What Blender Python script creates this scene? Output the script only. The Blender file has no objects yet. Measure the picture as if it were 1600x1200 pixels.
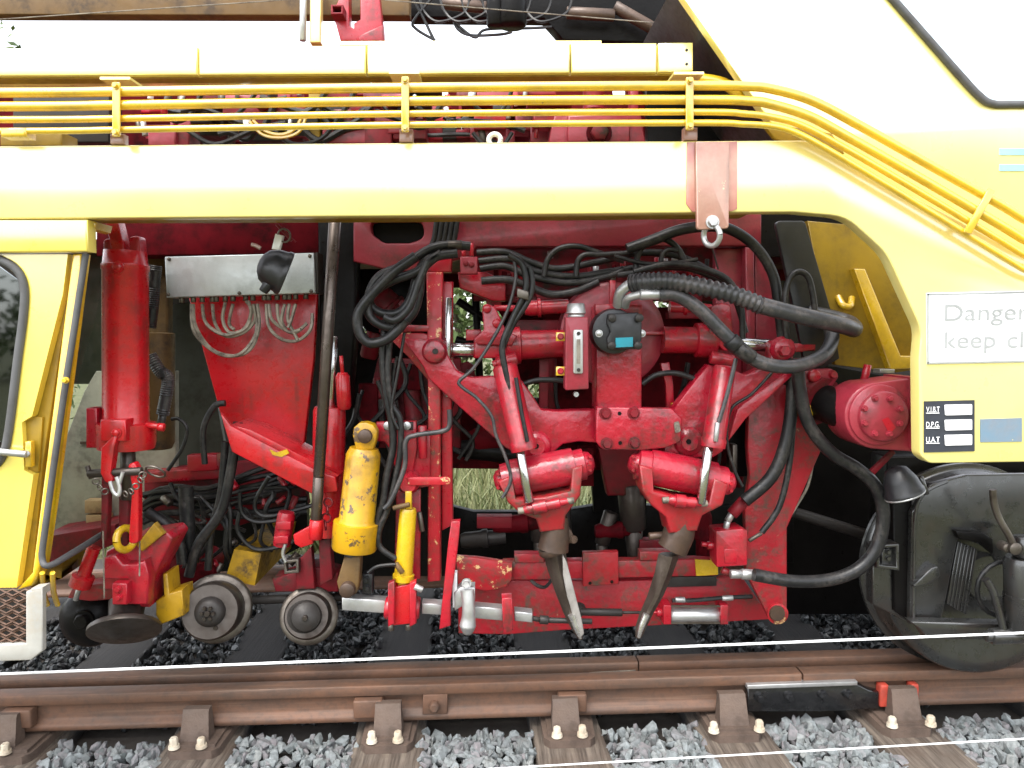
import bpy, bmesh, math, random
import numpy as np
from mathutils import Vector, Matrix
from mathutils.geometry import tessellate_polygon
random.seed(7)
R = math.radians
scene = bpy.context.scene
COL = scene.collection
# ---------------------------------------------------------------- camera
FPX = 1200.0                      # focal length in photograph pixels (1600 wide)
CAM = Vector((0.0, -2.86, 1.365))  # z = 0 is the top of the near running rail, y = 0 its outer face
YAW, PITCH, ROLL = R(1.5), R(4.3), R(0.93)
fw = Vector((math.sin(YAW) * math.cos(PITCH), math.cos(YAW) * math.cos(PITCH), -math.sin(PITCH)))
r0 = Vector((math.cos(YAW), -math.sin(YAW), 0))
u0 = r0.cross(fw)
RT = r0 * math.cos(ROLL) - u0 * math.sin(ROLL)
UP = r0 * math.sin(ROLL) + u0 * math.cos(ROLL)
cd = bpy.data.cameras.new('camera')
cam = bpy.data.objects.new('camera', cd)
COL.objects.link(cam)
cam.matrix_world = Matrix(((RT.x, UP.x, -fw.x, CAM.x), (RT.y, UP.y, -fw.y, CAM.y), (RT.z, UP.z, -fw.z, CAM.z), (0, 0, 0, 1)))
cd.sensor_fit = 'HORIZONTAL'; cd.sensor_width = 36.0; cd.lens = 36.0 * FPX / 1600.0
cd.clip_start = 0.05; cd.clip_end = 2000
scene.camera = cam
# ---------------------------------------------------------------- light: bright overcast
SUN_EL, SUN_AZ = R(62), R(-150)     # azimuth from +Y, clockwise; the sun stands behind the camera, a little to the left
world = bpy.data.worlds.new('World'); scene.world = world; world.use_nodes = True
nt = world.node_tree; nt.nodes.clear()
wo = nt.nodes.new('ShaderNodeOutputWorld'); bg = nt.nodes.new('ShaderNodeBackground')
sk = nt.nodes.new('ShaderNodeTexSky'); sk.sky_type = 'NISHITA'; sk.sun_disc = False
sk.sun_elevation = SUN_EL; sk.sun_rotation = SUN_AZ
sk.air_density = 1.0; sk.dust_density = 2.0; sk.ozone_density = 1.0
hs = nt.nodes.new('ShaderNodeHueSaturation'); hs.inputs['Saturation'].default_value = 0.22
nt.links.new(sk.outputs[0], hs.inputs['Color']); nt.links.new(hs.outputs[0], bg.inputs[0])
bg.inputs[1].default_value = 0.15
nt.links.new(bg.outputs[0], wo.inputs[0])
sl = bpy.data.lights.new('sun', 'SUN'); sl.energy = 0.9; sl.angle = R(40); sl.color = (1.0, 0.97, 0.92)
so = bpy.data.objects.new('sun', sl); COL.objects.link(so)
sdir = Vector((math.sin(SUN_AZ) * math.cos(SUN_EL), math.cos(SUN_AZ) * math.cos(SUN_EL), math.sin(SUN_EL)))
so.rotation_euler = sdir.to_track_quat('Z', 'Y').to_euler(); so.location = sdir * 30
vs = scene.view_settings
vs.view_transform = 'Standard'; vs.look = 'None'; vs.gamma = 1.0; vs.use_curve_mapping = False
vs.exposure = 2.12
# ---------------------------------------------------------------- helpers
def W(x, y, Y):
    """point on the vertical plane at depth Y that stands at photograph position x, y"""
    d = fw * FPX + RT * (x - 800.0) - UP * (y - 600.0)
    return CAM + d * ((Y - CAM.y) / d.y)
def S(Y):
    return FPX / (Y - CAM.y)      # pixels per metre at depth Y

MATS = {}
def mat(name): return MATS[name]
def new_mat(name):
    m = bpy.data.materials.new(name); m.use_nodes = True
    MATS[name] = m
    nt = m.node_tree
    return m, nt, nt.nodes['Principled BSDF']
def N(nt, t, **kw):
    n = nt.nodes.new(t)
    for k, v in kw.items():
        if k in n.inputs: n.inputs[k].default_value = v
        else: setattr(n, k, v)
    return n
def ramp(nt, src, lo, hi):
    r = N(nt, 'ShaderNodeMapRange'); r.inputs['From Min'].default_value = lo; r.inputs['From Max'].default_value = hi
    nt.links.new(src, r.inputs['Value']); return r.outputs[0]
def mixc(nt, fac, a, b):
    m = N(nt, 'ShaderNodeMix', data_type='RGBA')
    for i, v in ((6, a), (7, b)):
        if isinstance(v, tuple): m.inputs[i].default_value = (*v, 1)
        else: nt.links.new(v, m.inputs[i])
    if isinstance(fac, float): m.inputs[0].default_value = fac
    else: nt.links.new(fac, m.inputs[0])
    return m.outputs[2]
def mul(nt, a, b):
    m = N(nt, 'ShaderNodeMath', operation='MULTIPLY')
    for i, v in ((0, a), (1, b)):
        if isinstance(v, (int, float)): m.inputs[i].default_value = v
        else: nt.links.new(v, m.inputs[i])
    return m.outputs[0]
def paint(name, col, col2=None, rough=0.35, metal=0.0, dirt=0.3, dirtcol=(0.035, 0.022, 0.015), chip=0.0, chipcol=(0.12, 0.06, 0.04),
          bump=0.15, bscale=60.0, scale=6.0, coat=0.0, ior=1.5, vary=0.15, streak=0.0, coat_ior=1.5, coat_rough=0.2, spec=0.5):
    m, nt, p = new_mat(name)
    tc = N(nt, 'ShaderNodeTexCoord').outputs['Object']
    n1 = N(nt, 'ShaderNodeTexNoise', Scale=scale, Detail=6.0, Roughness=0.6); nt.links.new(tc, n1.inputs['Vector'])
    n2 = N(nt, 'ShaderNodeTexNoise', Scale=scale * 5.3, Detail=5.0, Roughness=0.65); nt.links.new(tc, n2.inputs['Vector'])
    c2 = col2 or tuple(max(0, c * (1 - vary * 2)) for c in col)
    c = mixc(nt, ramp(nt, n1.outputs[0], 0.35, 0.7), col, c2)
    if dirt > 0:
        f = mul(nt, ramp(nt, n1.outputs[0], 0.44, 0.62), ramp(nt, n2.outputs[0], 0.40, 0.60))
        c = mixc(nt, mul(nt, f, min(1.0, dirt * 1.5)), c, dirtcol)
    if streak > 0:
        mp = N(nt, 'ShaderNodeMapping'); mp.inputs['Scale'].default_value = (34, 34, 1.6); nt.links.new(tc, mp.inputs[0])
        ns = N(nt, 'ShaderNodeTexNoise', Scale=1.0, Detail=3.0); nt.links.new(mp.outputs[0], ns.inputs['Vector'])
        c = mixc(nt, mul(nt, mul(nt, ramp(nt, ns.outputs[0], 0.55, 0.75), ramp(nt, n1.outputs[0], 0.45, 0.65)), streak), c, dirtcol)
    if chip > 0:
        n3 = N(nt, 'ShaderNodeTexNoise', Scale=scale * 3.1, Detail=7.0, Roughness=0.7); nt.links.new(tc, n3.inputs['Vector'])
        t = 0.72 - chip * 0.2
        f3 = ramp(nt, n3.outputs[0], t, t + 0.025)
        c = mixc(nt, f3, c, chipcol)
    nt.links.new(c, p.inputs['Base Color'])
    rr = N(nt, 'ShaderNodeMapRange'); rr.inputs['From Min'].default_value = 0.3; rr.inputs['From Max'].default_value = 0.75
    rr.inputs['To Min'].default_value = max(0.04, rough - 0.1); rr.inputs['To Max'].default_value = min(1, rough + 0.2)
    nt.links.new(n2.outputs[0], rr.inputs['Value']); nt.links.new(rr.outputs[0], p.inputs['Roughness'])
    p.inputs['Specular IOR Level'].default_value = spec
    p.inputs['Metallic'].default_value = metal; p.inputs['IOR'].default_value = ior
    p.inputs['Coat Weight'].default_value = coat; p.inputs['Coat Roughness'].default_value = coat_rough; p.inputs['Coat IOR'].default_value = coat_ior
    if bump > 0:
        nb = N(nt, 'ShaderNodeTexNoise', Scale=bscale, Detail=3.0); nt.links.new(tc, nb.inputs['Vector'])
        b = N(nt, 'ShaderNodeBump', Strength=bump, Distance=0.004)
        nt.links.new(nb.outputs[0], b.inputs['Height']); nt.links.new(b.outputs[0], p.inputs['Normal'])
    return m
YEL = (0.84, 0.725, 0.20)
paint('body_yellow', YEL, (0.85, 0.74, 0.25), rough=0.32, dirt=0.03, chip=0.04, chipcol=(0.45, 0.22, 0.06), bump=0.02, bscale=9, scale=1.6, coat=1.0, coat_ior=2.5, coat_rough=0.18, streak=0.06, dirtcol=(0.35, 0.2, 0.05))
paint('cab_yellow', (0.82, 0.64, 0.075), (0.83, 0.67, 0.11), rough=0.32, dirt=0.06, chip=0.06, chipcol=(0.4, 0.2, 0.05), bump=0.02, bscale=9, scale=1.6, coat=1.0, coat_ior=2.3, coat_rough=0.2, streak=0.15, dirtcol=(0.35, 0.2, 0.05))
paint('pipe_yellow', (0.74, 0.46, 0.012), rough=0.3, dirt=0.2, bump=0.05, coat=1.0, coat_ior=1.8, dirtcol=(0.2, 0.1, 0.02), chip=0.02)
paint('grime_shade_yellow', (0.33, 0.205, 0.008), rough=0.45, dirt=0.16, bump=0.1, streak=0.3)  # grimy yellow, darkened to hold the shade of undersides and inner faces
paint('worn_yellow', (0.55, 0.295, 0.004), rough=0.33, dirt=0.35, chip=0.74, chipcol=(0.10, 0.06, 0.03), bump=0.12, coat=0.3, scale=5)
paint('dirty_yellow', (0.40, 0.225, 0.006), rough=0.45, dirt=0.9, dirtcol=(0.06, 0.035, 0.015), chip=0.3, chipcol=(0.05, 0.03, 0.02), bump=0.2, scale=9)
paint('clean_yellow', (0.60, 0.37, 0.008), rough=0.25, dirt=0.1, chip=0.2, bump=0.05, coat=0.6)
paint('ochre', (0.13, 0.07, 0.018), rough=0.6, dirt=0.6, bump=0.1)
RED = (0.38, 0.006, 0.018)
paint('red', RED, (0.30, 0.008, 0.020), rough=0.32, dirt=0.5, chip=0.05, chipcol=(0.25, 0.05, 0.03), bump=0.4, bscale=45, coat=0.2, coat_ior=1.5, coat_rough=0.1, streak=0.45)
paint('red_lumpy', (0.39, 0.008, 0.024), (0.27, 0.007, 0.021), rough=0.3, dirt=0.45, chip=0.04, chipcol=(0.3, 0.06, 0.04), bump=1.0, bscale=34, coat=0.3, coat_ior=1.5, coat_rough=0.1, streak=0.5)
paint('red_bright', (0.50, 0.006, 0.012), (0.40, 0.006, 0.012), rough=0.28, dirt=0.25, chip=0.05, chipcol=(0.5, 0.12, 0.1), bump=0.2, bscale=60, coat=0.3, streak=0.5)
paint('red_chipped', (0.42, 0.010, 0.020), rough=0.4, dirt=0.6, dirtcol=(0.09, 0.05, 0.03), chip=0.72, chipcol=(0.62, 0.40, 0.18), bump=0.25, scale=7)
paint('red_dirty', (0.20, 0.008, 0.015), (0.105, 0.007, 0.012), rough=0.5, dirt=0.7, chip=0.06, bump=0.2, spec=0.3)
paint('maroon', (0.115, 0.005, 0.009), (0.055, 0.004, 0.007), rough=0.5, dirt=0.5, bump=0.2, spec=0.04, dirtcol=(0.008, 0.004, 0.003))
paint('red_worn', (0.36, 0.008, 0.018), (0.26, 0.008, 0.016), rough=0.42, dirt=0.75, dirtcol=(0.085, 0.05, 0.035), chip=0.3, chipcol=(0.30, 0.16, 0.10), bump=0.4, scale=8, streak=0.5)
paint('greased_red', (0.32, 0.010, 0.016), rough=0.4, dirt=1.0, dirtcol=(0.07, 0.04, 0.025), bump=0.3, scale=9)
paint('tine_brown', (0.085, 0.050, 0.032), (0.045, 0.027, 0.019), rough=0.42, metal=0.2, dirt=0.4, bump=0.3)
paint('tine_steel', (0.12, 0.095, 0.078), (0.05, 0.036, 0.028), rough=0.38, metal=0.7, dirt=0.3, bump=0.3)
paint('rod_steel', (0.13, 0.105, 0.09), (0.07, 0.055, 0.045), rough=0.3, metal=0.75, dirt=0.3, bump=0.05)
paint('red_faded', (0.29, 0.022, 0.038), (0.21, 0.014, 0.026), rough=0.4, dirt=0.3, chip=0.06, chipcol=(0.45, 0.1, 0.1), bump=0.3, coat=0.2, streak=0.4)
paint('stone_dust', (0.30, 0.28, 0.26), (0.20, 0.18, 0.16), rough=0.6, metal=0.2, dirt=0.3, bump=0.3)
paint('tine_tip', (0.75, 0.74, 0.72), rough=0.25, metal=0.9, dirt=0.1, bump=0.2)
paint('chrome', (0.62, 0.62, 0.62), rough=0.14, metal=1.0, dirt=0.05, bump=0.0)
paint('alu', (0.52, 0.52, 0.51), (0.40, 0.40, 0.40), rough=0.38, metal=0.75, dirt=0.15, bump=0.08)
paint('box_grey', (0.52, 0.55, 0.56), (0.40, 0.43, 0.44), rough=0.4, metal=0.55, dirt=0.15, bump=0.05, chip=0.03, chipcol=(0.8, 0.8, 0.8))
paint('steel', (0.17, 0.15, 0.13), (0.10, 0.083, 0.068), rough=0.4, metal=0.8, dirt=0.35, bump=0.1)
paint('worn_steel', (0.085, 0.072, 0.063), (0.045, 0.037, 0.031), rough=0.4, metal=0.7, dirt=0.4, bump=0.12)
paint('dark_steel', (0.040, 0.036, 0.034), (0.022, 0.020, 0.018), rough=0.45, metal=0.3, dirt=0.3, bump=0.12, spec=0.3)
paint('grease_shade', (0.007, 0.0062, 0.006), (0.0035, 0.003, 0.003), rough=0.35, metal=0.0, dirt=0.0, bump=0.25, spec=0.12)  # greasy black, taken darker to imitate the bay's deep shade
paint('bogie', (0.028, 0.028, 0.027), (0.010, 0.0098, 0.0095), rough=0.3, metal=0.0, dirt=0.3, bump=0.35, bscale=18, coat=0.8, coat_ior=1.6, coat_rough=0.2, streak=0.4, spec=0.4)
paint('black_plastic', (0.010, 0.0105, 0.0125), rough=0.38, dirt=0.08, dirtcol=(0.12, 0.11, 0.1), bump=0.08)
paint('hose', (0.009, 0.009, 0.0095), (0.015, 0.0148, 0.015), rough=0.36, dirt=0.25, dirtcol=(0.10, 0.085, 0.075), bump=0.08, scale=14, spec=0.35)
paint('hose_grey', (0.024, 0.024, 0.026), (0.038, 0.037, 0.038), rough=0.36, dirt=0.3, dirtcol=(0.15, 0.12, 0.11), bump=0.1, scale=14)
paint('cable', (0.24, 0.21, 0.165), (0.11, 0.09, 0.07), rough=0.5, dirt=0.5, bump=0.0, scale=20)
paint('rubber_seal', (0.09, 0.09, 0.092), rough=0.6, dirt=0.2, bump=0.05)
paint('white_paint', (0.36, 0.35, 0.32), rough=0.45, dirt=0.6, dirtcol=(0.3, 0.26, 0.2), chip=0.12, chipcol=(0.25, 0.2, 0.15), bump=0.1)
paint('sign_white', (0.86, 0.86, 0.86), rough=0.45, dirt=0.03, bump=0.0)
paint('letter_grey', (0.33, 0.34, 0.335), rough=0.5, dirt=0.0, bump=0.0)
paint('plate_black', (0.030, 0.034, 0.045), rough=0.4, dirt=0.1, bump=0.0)
paint('faded_blue', (0.12, 0.20, 0.27), (0.19, 0.20, 0.22), rough=0.5, dirt=0.05, chip=0.14, chipcol=(0.8, 0.68, 0.2), bump=0.0, scale=14)
paint('stripe_blue', (0.18, 0.60, 0.68), rough=0.35, dirt=0.0, bump=0.0, coat=1.0, coat_ior=1.75)
paint('teal_label', (0.01, 0.28, 0.36), rough=0.4, dirt=0.05, bump=0.0)
paint('cream', (0.36, 0.35, 0.28), (0.27, 0.26, 0.21), rough=0.55, dirt=0.35, bump=0.05, streak=0.25, scale=4)
paint('olive_panel', (0.10, 0.105, 0.08), (0.065, 0.075, 0.05), rough=0.4, dirt=0.4, bump=0.05, streak=0.3)
paint('olive_dark', (0.016, 0.02, 0.012), (0.03, 0.035, 0.02), rough=0.4, dirt=0.3, bump=0.05)
paint('timber', (0.42, 0.28, 0.14), rough=0.7, dirt=0.3, bump=0.2)
paint('rust_mesh', (0.10, 0.048, 0.026), rough=0.7, dirt=0.4, bump=0.2)
paint('rust_plate', (0.30, 0.13, 0.09), (0.42, 0.26, 0.19), rough=0.5, dirt=0.12, chip=0.5, chipcol=(0.70, 0.55, 0.30), bump=0.2, streak=0.5, coat=0.7, coat_ior=1.7)
paint('pink_stain', (0.40, 0.12, 0.10), (0.5, 0.3, 0.2), rough=0.5, dirt=0.1, bump=0.05, coat=0.6, coat_ior=1.7)
paint('rail_rust', (0.165, 0.080, 0.046), (0.095, 0.056, 0.038), rough=0.62, metal=0.1, dirt=0.3, dirtcol=(0.05, 0.035, 0.028), bump=0.25, bscale=110, scale=5, streak=0.0)
paint('rail_head', (0.26, 0.125, 0.075), (0.20, 0.12, 0.085), rough=0.5, metal=0.25, dirt=0.25, dirtcol=(0.06, 0.045, 0.035), bump=0.12, bscale=120, scale=4)
paint('chair_rust', (0.115, 0.078, 0.058), (0.075, 0.052, 0.040), rough=0.7, dirt=0.3, bump=0.4, bscale=120)
paint('bolt_white', (0.62, 0.57, 0.47), (0.42, 0.34, 0.24), rough=0.6, dirt=0.2, bump=0.2)
paint('tar', (0.010, 0.010, 0.011), rough=0.16, dirt=0.0, bump=0.45, bscale=50, coat=0.6)
paint('primer_red', (0.50, 0.06, 0.035), rough=0.5, dirt=0.3, bump=0.2)
paint('string_white', (0.9, 0.9, 0.9), rough=0.6, dirt=0.0, bump=0.0)
paint('soil', (0.05, 0.042, 0.035), rough=0.95, dirt=0.3, bump=0.6, bscale=30)
paint('dry_grass_ground', (0.11, 0.11, 0.045), (0.07, 0.08, 0.025), rough=0.95, dirt=0.3, bump=0.4, bscale=20)
paint('bark', (0.09, 0.065, 0.045), rough=0.9, dirt=0.3, bump=0.6)
def glass(name, tint, rough, refl, alpha):
    m, nt, p = new_mat(name)
    out = [n for n in nt.nodes if n.type == 'OUTPUT_MATERIAL'][0]
    tr = N(nt, 'ShaderNodeBsdfTransparent'); tr.inputs[0].default_value = (*tint, 1)
    gl = N(nt, 'ShaderNodeBsdfGlossy'); gl.inputs['Roughness'].default_value = rough; gl.inputs[0].default_value = (0.9, 0.96, 0.97, 1)
    fr = N(nt, 'ShaderNodeFresnel', IOR=alpha) if alpha else N(nt, 'ShaderNodeValue')
    ad = N(nt, 'ShaderNodeMath', operation='ADD', use_clamp=True); nt.links.new(fr.outputs[0], ad.inputs[0]); ad.inputs[1].default_value = refl
    mx = N(nt, 'ShaderNodeMixShader'); nt.links.new(ad.outputs[0], mx.inputs[0])
    nt.links.new(tr.outputs[0], mx.inputs[1]); nt.links.new(gl.outputs[0], mx.inputs[2])
    nt.links.new(mx.outputs[0], out.inputs[0]); nt.nodes.remove(p)
glass('glass_clear', (0.82, 0.86, 0.82), 0.02, 0.04, None)
glass('glass_dark', (0.10, 0.12, 0.12), 0.03, 0.06, 1.5)
glass('glass_mirror', (0.5, 0.6, 0.62), 0.04, 0.42, 1.5)

class MB:
    """collects shapes in world space; build() links them as one mesh object"""
    def __init__(s): s.v = []; s.f = []; s.sm = []; s.cuts = []
    def cut(s):
        """what follows is a separate piece"""
        s.cuts.append((len(s.v), len(s.f))); return s
    def add(s, vs, fs, smooth=False):
        o = len(s.v); s.sm.extend([smooth] * len(fs)); s.v.extend([Vector(p) for p in vs]); s.f.extend([tuple(i + o for i in f) for f in fs]); return s
    def bm_add(s, bm):
        bm.verts.ensure_lookup_table(); bm.verts.index_update()
        s.add([v.co.copy() for v in bm.verts], [[v.index for v in f.verts] for f in bm.faces]); bm.free(); return s
    def wpoly(s, loop, holes, d, bev=0.003):
        """planar world loop (and hole loops) extruded by vector d"""
        loops = [loop] + list(holes)
        nrm = Vector((0, 0, 0))
        for i in range(len(loop)):
            a, b = loop[i], loop[(i + 1) % len(loop)]; nrm += a.cross(b)
        if nrm.dot(d) > 0: loops[0] = list(reversed(loop))
        for k in range(1, len(loops)):
            h = loops[k]; n2 = Vector((0, 0, 0))
            for i in range(len(h)): n2 += (h[i] - h[0]).cross(h[(i + 1) % len(h)] - h[0])
            if n2.dot(d) < 0: loops[k] = list(reversed(h))
        bm = bmesh.new(); fr, bk = [], []
        for l in loops:
            fr.append([bm.verts.new(p) for p in l]); bk.append([bm.verts.new(p + d) for p in l])
        if len(loops) == 1:
            try:
                bm.faces.new(fr[0]); bm.faces.new(list(reversed(bk[0])))
            except ValueError: pass
        else:
            tri = tessellate_polygon(loops)
            fa = [v for l in fr for v in l]; ba = [v for l in bk for v in l]
            for t in tri:
                try:
                    bm.faces.new([fa[i] for i in t]); bm.faces.new([ba[i] for i in reversed(t)])
                except ValueError: pass
        for a, b in zip(fr, bk):
            n = len(a)
            for i in range(n):
                j = (i + 1) % n
                try: bm.faces.new((a[j], a[i], b[i], b[j]))
                except ValueError: pass
        bmesh.ops.recalc_face_normals(bm, faces=bm.faces)
        if bev > 0:
            es = set()
            for l in fr:
                n = len(l)
                for i in range(n):
                    e = bm.edges.get((l[i], l[(i + 1) % n]))
                    if e: es.add(e)
            try: bmesh.ops.bevel(bm, geom=list(es), offset=min(bev, d.length * 0.4), segments=2, profile=0.5, affect='EDGES', clamp_overlap=True)
            except Exception: pass
        return s.bm_add(bm)
    def plate(s, pts, Y, t, holes=(), bev=0.004):
        pts = rnd(pts)
        return s.wpoly([W(x, y, Y) for x, y in pts], [[W(x, y, Y) for x, y in rnd(h)] for h in holes], Vector((0, t, 0)), bev)
    def rect(s, x0, y0, x1, y1, Y, t, bev=0.004, skew=0.0, r=0):
        """skew: slope of the horizontal edges in the photograph (dy/dx)"""
        k = skew * (x1 - x0)
        c = [(x0, y0), (x1, y0 + k), (x1, y1 + k), (x0, y1)]
        if r: c = [(x, y, r) for x, y in c]
        return s.plate(c, Y, t, (), bev)
    def wbox(s, lo, hi, bev=0.003):
        x0, y0, z0 = lo; x1, y1, z1 = hi
        bm = bmesh.new(); bmesh.ops.create_cube(bm, size=1.0)
        for v in bm.verts: v.co = Vector(((x0 + x1) / 2 + v.co.x * (x1 - x0), (y0 + y1) / 2 + v.co.y * (y1 - y0), (z0 + z1) / 2 + v.co.z * (z1 - z0)))
        if bev > 0: bmesh.ops.bevel(bm, geom=list(bm.edges), offset=min(bev, 0.3 * min(x1 - x0, y1 - y0, z1 - z0)), segments=2, profile=0.5, affect='EDGES')
        return s.bm_add(bm)
    def wlathe(s, A, B, prof, seg=24, caps=True):
        """prof: (t along A->B, radius in metres)"""
        ax = (B - A); L = ax.length; ax = ax / L
        q = Vector((0, 0, 1)) if abs(ax.z) < 0.9 else Vector((1, 0, 0))
        e1 = ax.cross(q).normalized(); e2 = ax.cross(e1)
        vs, fs = [], []
        for t, r in prof:
            c = A + ax * (L * t)
            for k in range(seg):
                a = 2 * math.pi * k / seg
                vs.append(c + (e1 * math.cos(a) + e2 * math.sin(a)) * r)
        m = len(prof)
        for i in range(m - 1):
            for k in range(seg):
                k2 = (k + 1) % seg
                fs.append((i * seg + k, i * seg + k2, (i + 1) * seg + k2, (i + 1) * seg + k))
        if caps:
            fs.append(tuple(reversed(range(seg)))); fs.append(tuple((m - 1) * seg + k for k in range(seg)))
        return s.add(vs, fs, seg > 6)
    def lathe(s, a, b, prof, seg=24):
        k = S(a[2]); return s.wlathe(W(*a), W(*b), [(t, r / k) for t, r in prof], seg)
    def rod(s, a, b, r, r2=None, seg=16, ch=0.0):
        k = S((a[2] + b[2]) / 2); r2 = r if r2 is None else r2
        A, B = W(*a), W(*b); L = (B - A).length
        c = min(0.25, (0.12 * r / k) / L) if ch == 0 else ch
        return s.wlathe(A, B, [(0, r * 0.88 / k), (c, r / k), (1 - c, r2 / k), (1, r2 * 0.88 / k)], seg)
    def disc(s, x, y, Y, prof, seg=28):
        """turned shape on an axis along Y; prof: (dy metres from Y, radius px)"""
        k = S(Y); P = W(x, y, Y); y0, y1 = prof[0][0], prof[-1][0]
        A = P + Vector((0, y0, 0)); B = P + Vector((0, y1, 0))
        return s.wlathe(A, B, [((d - y0) / (y1 - y0), r / k) for d, r in prof], seg)
    def hexb(s, x, y, Y, r, h=0.012, washer=True):
        k = S(Y); P = W(x, y, Y); rr = r / k
        if washer: s.wlathe(P + Vector((0, 0.001, 0)), P - Vector((0, h * 0.3, 0)), [(0, rr * 1.35), (1, rr * 1.3)], 16)
        return s.wlathe(P, P - Vector((0, h, 0)), [(0, rr), (0.85, rr), (1, rr * 0.85)], 6)
    def wtube(s, P, rad, seg=8, caps=True):
        """P world points, rad radius (number or list, metres)"""
        n = len(P); rad = [rad] * n if isinstance(rad, (int, float)) else rad
        T = [(P[min(i + 1, n - 1)] - P[max(i - 1, 0)]).normalized() for i in range(n)]
        q = Vector((0, 1, 0)) if abs(T[0].y) < 0.9 else Vector((1, 0, 0))
        e = T[0].cross(q).normalized(); vs, fs = [], []
        for i in range(n):
            e = (e - T[i] * e.dot(T[i])).normalized(); g = T[i].cross(e)
            for k in range(seg):
                a = 2 * math.pi * k / seg
                vs.append(P[i] + (e * math.cos(a) + g * math.sin(a)) * rad[i])
        for i in range(n - 1):
            for k in range(seg):
                k2 = (k + 1) % seg
                fs.append((i * seg + k, (i + 1) * seg + k, (i + 1) * seg + k2, i * seg + k2))
        if caps:
            fs.append(tuple(range(seg))); fs.append(tuple((n - 1) * seg + k for k in reversed(range(seg))))
        return s.add(vs, fs, True)
    def tube(s, pts, r, sub=6, seg=8):
        """smooth tube through (x, y, Y[, r]) photograph points"""
        P = [W(p[0], p[1], p[2]) for p in pts]; k = [(p[3] if len(p) > 3 else r) / S(p[2]) for p in pts]
        Q, K = spline(P, k, sub)
        return s.wtube(Q, K, seg)
    def wire(s, pts, r, seg=6):
        """straight-segment tube"""
        return s.wtube([W(*p[:3]) for p in pts], [r / S(p[2]) for p in pts], seg)
    def torus(s, x, y, Y, R_, r, tilt=(0, 1, 0), seg=20, sq=1.0):
        k = S(Y); c = W(x, y, Y); n = Vector(tilt).normalized()
        e1 = n.cross(Vector((0, 0, 1)));  e1 = e1.normalized() if e1.length > 0.01 else Vector((1, 0, 0)); e2 = n.cross(e1)
        P = [c + (e1 * math.cos(a) * sq + e2 * math.sin(a)) * (R_ / k) for a in [2 * math.pi * i / seg for i in range(seg + 1)]]
        return s.wtube(P, r / k, 8, False)
    def build(s, name, m, parent=None, label=None):
        if s.cuts:
            ends = [(0, 0)] + s.cuts + [(len(s.v), len(s.f))]; o = None
            for (v0, f0), (v1, f1) in zip(ends, ends[1:]):
                if f1 > f0:
                    q = MB(); q.v = s.v[v0:v1]; q.f = [tuple(i - v0 for i in f) for f in s.f[f0:f1]]; q.sm = s.sm[f0:f1]; o = q.build(name, m, parent, label)
            return o
        base = ORG.get(parent.name, Vector((0, 0, 0))) if parent else None
        if parent is None:
            xs = [p.x for p in s.v]; ys = [p.y for p in s.v]; zs = [p.z for p in s.v]
            base = Vector(((min(xs) + max(xs)) / 2, (min(ys) + max(ys)) / 2, min(zs)))
        me = bpy.data.meshes.new(name)
        me.from_pydata([p - base for p in s.v], [], s.f)
        bm = bmesh.new(); bm.from_mesh(me); bmesh.ops.recalc_face_normals(bm, faces=bm.faces); bm.to_mesh(me); bm.free()
        me.polygons.foreach_set('use_smooth', s.sm)
        me.set_sharp_from_angle(angle=R(50))
        me.materials.append(MATS[m] if isinstance(m, str) else m)
        o = bpy.data.objects.new(name, me); COL.objects.link(o)
        if parent: o.parent = parent
        else: o.location = base
        ORG[o.name] = base
        if label: o['label'] = label
        return o
ORG = {}
def spline(P, k, sub):
    Q, K = [], []
    n = len(P)
    for i in range(n - 1):
        p0, p1, p2, p3 = P[max(i - 1, 0)], P[i], P[i + 1], P[min(i + 2, n - 1)]
        for j in range(sub):
            t = j / sub; t2 = t * t; t3 = t2 * t
            Q.append(0.5 * ((2 * p1) + (p2 - p0) * t + (2 * p0 - 5 * p1 + 4 * p2 - p3) * t2 + (3 * p1 - p0 - 3 * p2 + p3) * t3))
            K.append(k[i] * (1 - t) + k[i + 1] * t)
    Q.append(P[-1]); K.append(k[-1]); return Q, K
def rnd(pts, n=4):
    """photograph polygon; a point (x, y, r) is a corner rounded with radius r"""
    out = []; m = len(pts)
    for i, p in enumerate(pts):
        if len(p) == 2: out.append(tuple(p)); continue
        x, y, r = p; a = Vector(pts[i - 1][:2]); b = Vector(pts[(i + 1) % m][:2]); c = Vector((x, y))
        da, db = a - c, b - c; la, lb = da.length, db.length
        ang = da.angle(db); d = min(r / max(0.05, math.tan(ang / 2)), la * 0.48, lb * 0.48)
        s_, e_ = c + da / la * d, c + db / lb * d
        for j in range(n + 1):
            t = j / n; q = s_ * (1 - t) ** 2 + c * 2 * t * (1 - t) + e_ * t * t; out.append((q.x, q.y))
    return out
def tag(o, label, cat, group=None, kind=None):
    o['label'] = label; o['category'] = cat
    if group: o['group'] = group
    if kind: o['kind'] = kind
    return o
def thing(name, label, cat, loc, group=None):
    """Empty at the thing's base; loc world point or photograph (x, y, Y)"""
    o = bpy.data.objects.new(name, None); COL.objects.link(o); o.empty_display_size = 0.05
    L = loc if isinstance(loc, Vector) else W(*loc)
    o.location = L; ORG[o.name] = L.copy()
    return tag(o, label, cat, group)
def structure(o): o['kind'] = 'structure'; return o
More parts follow.
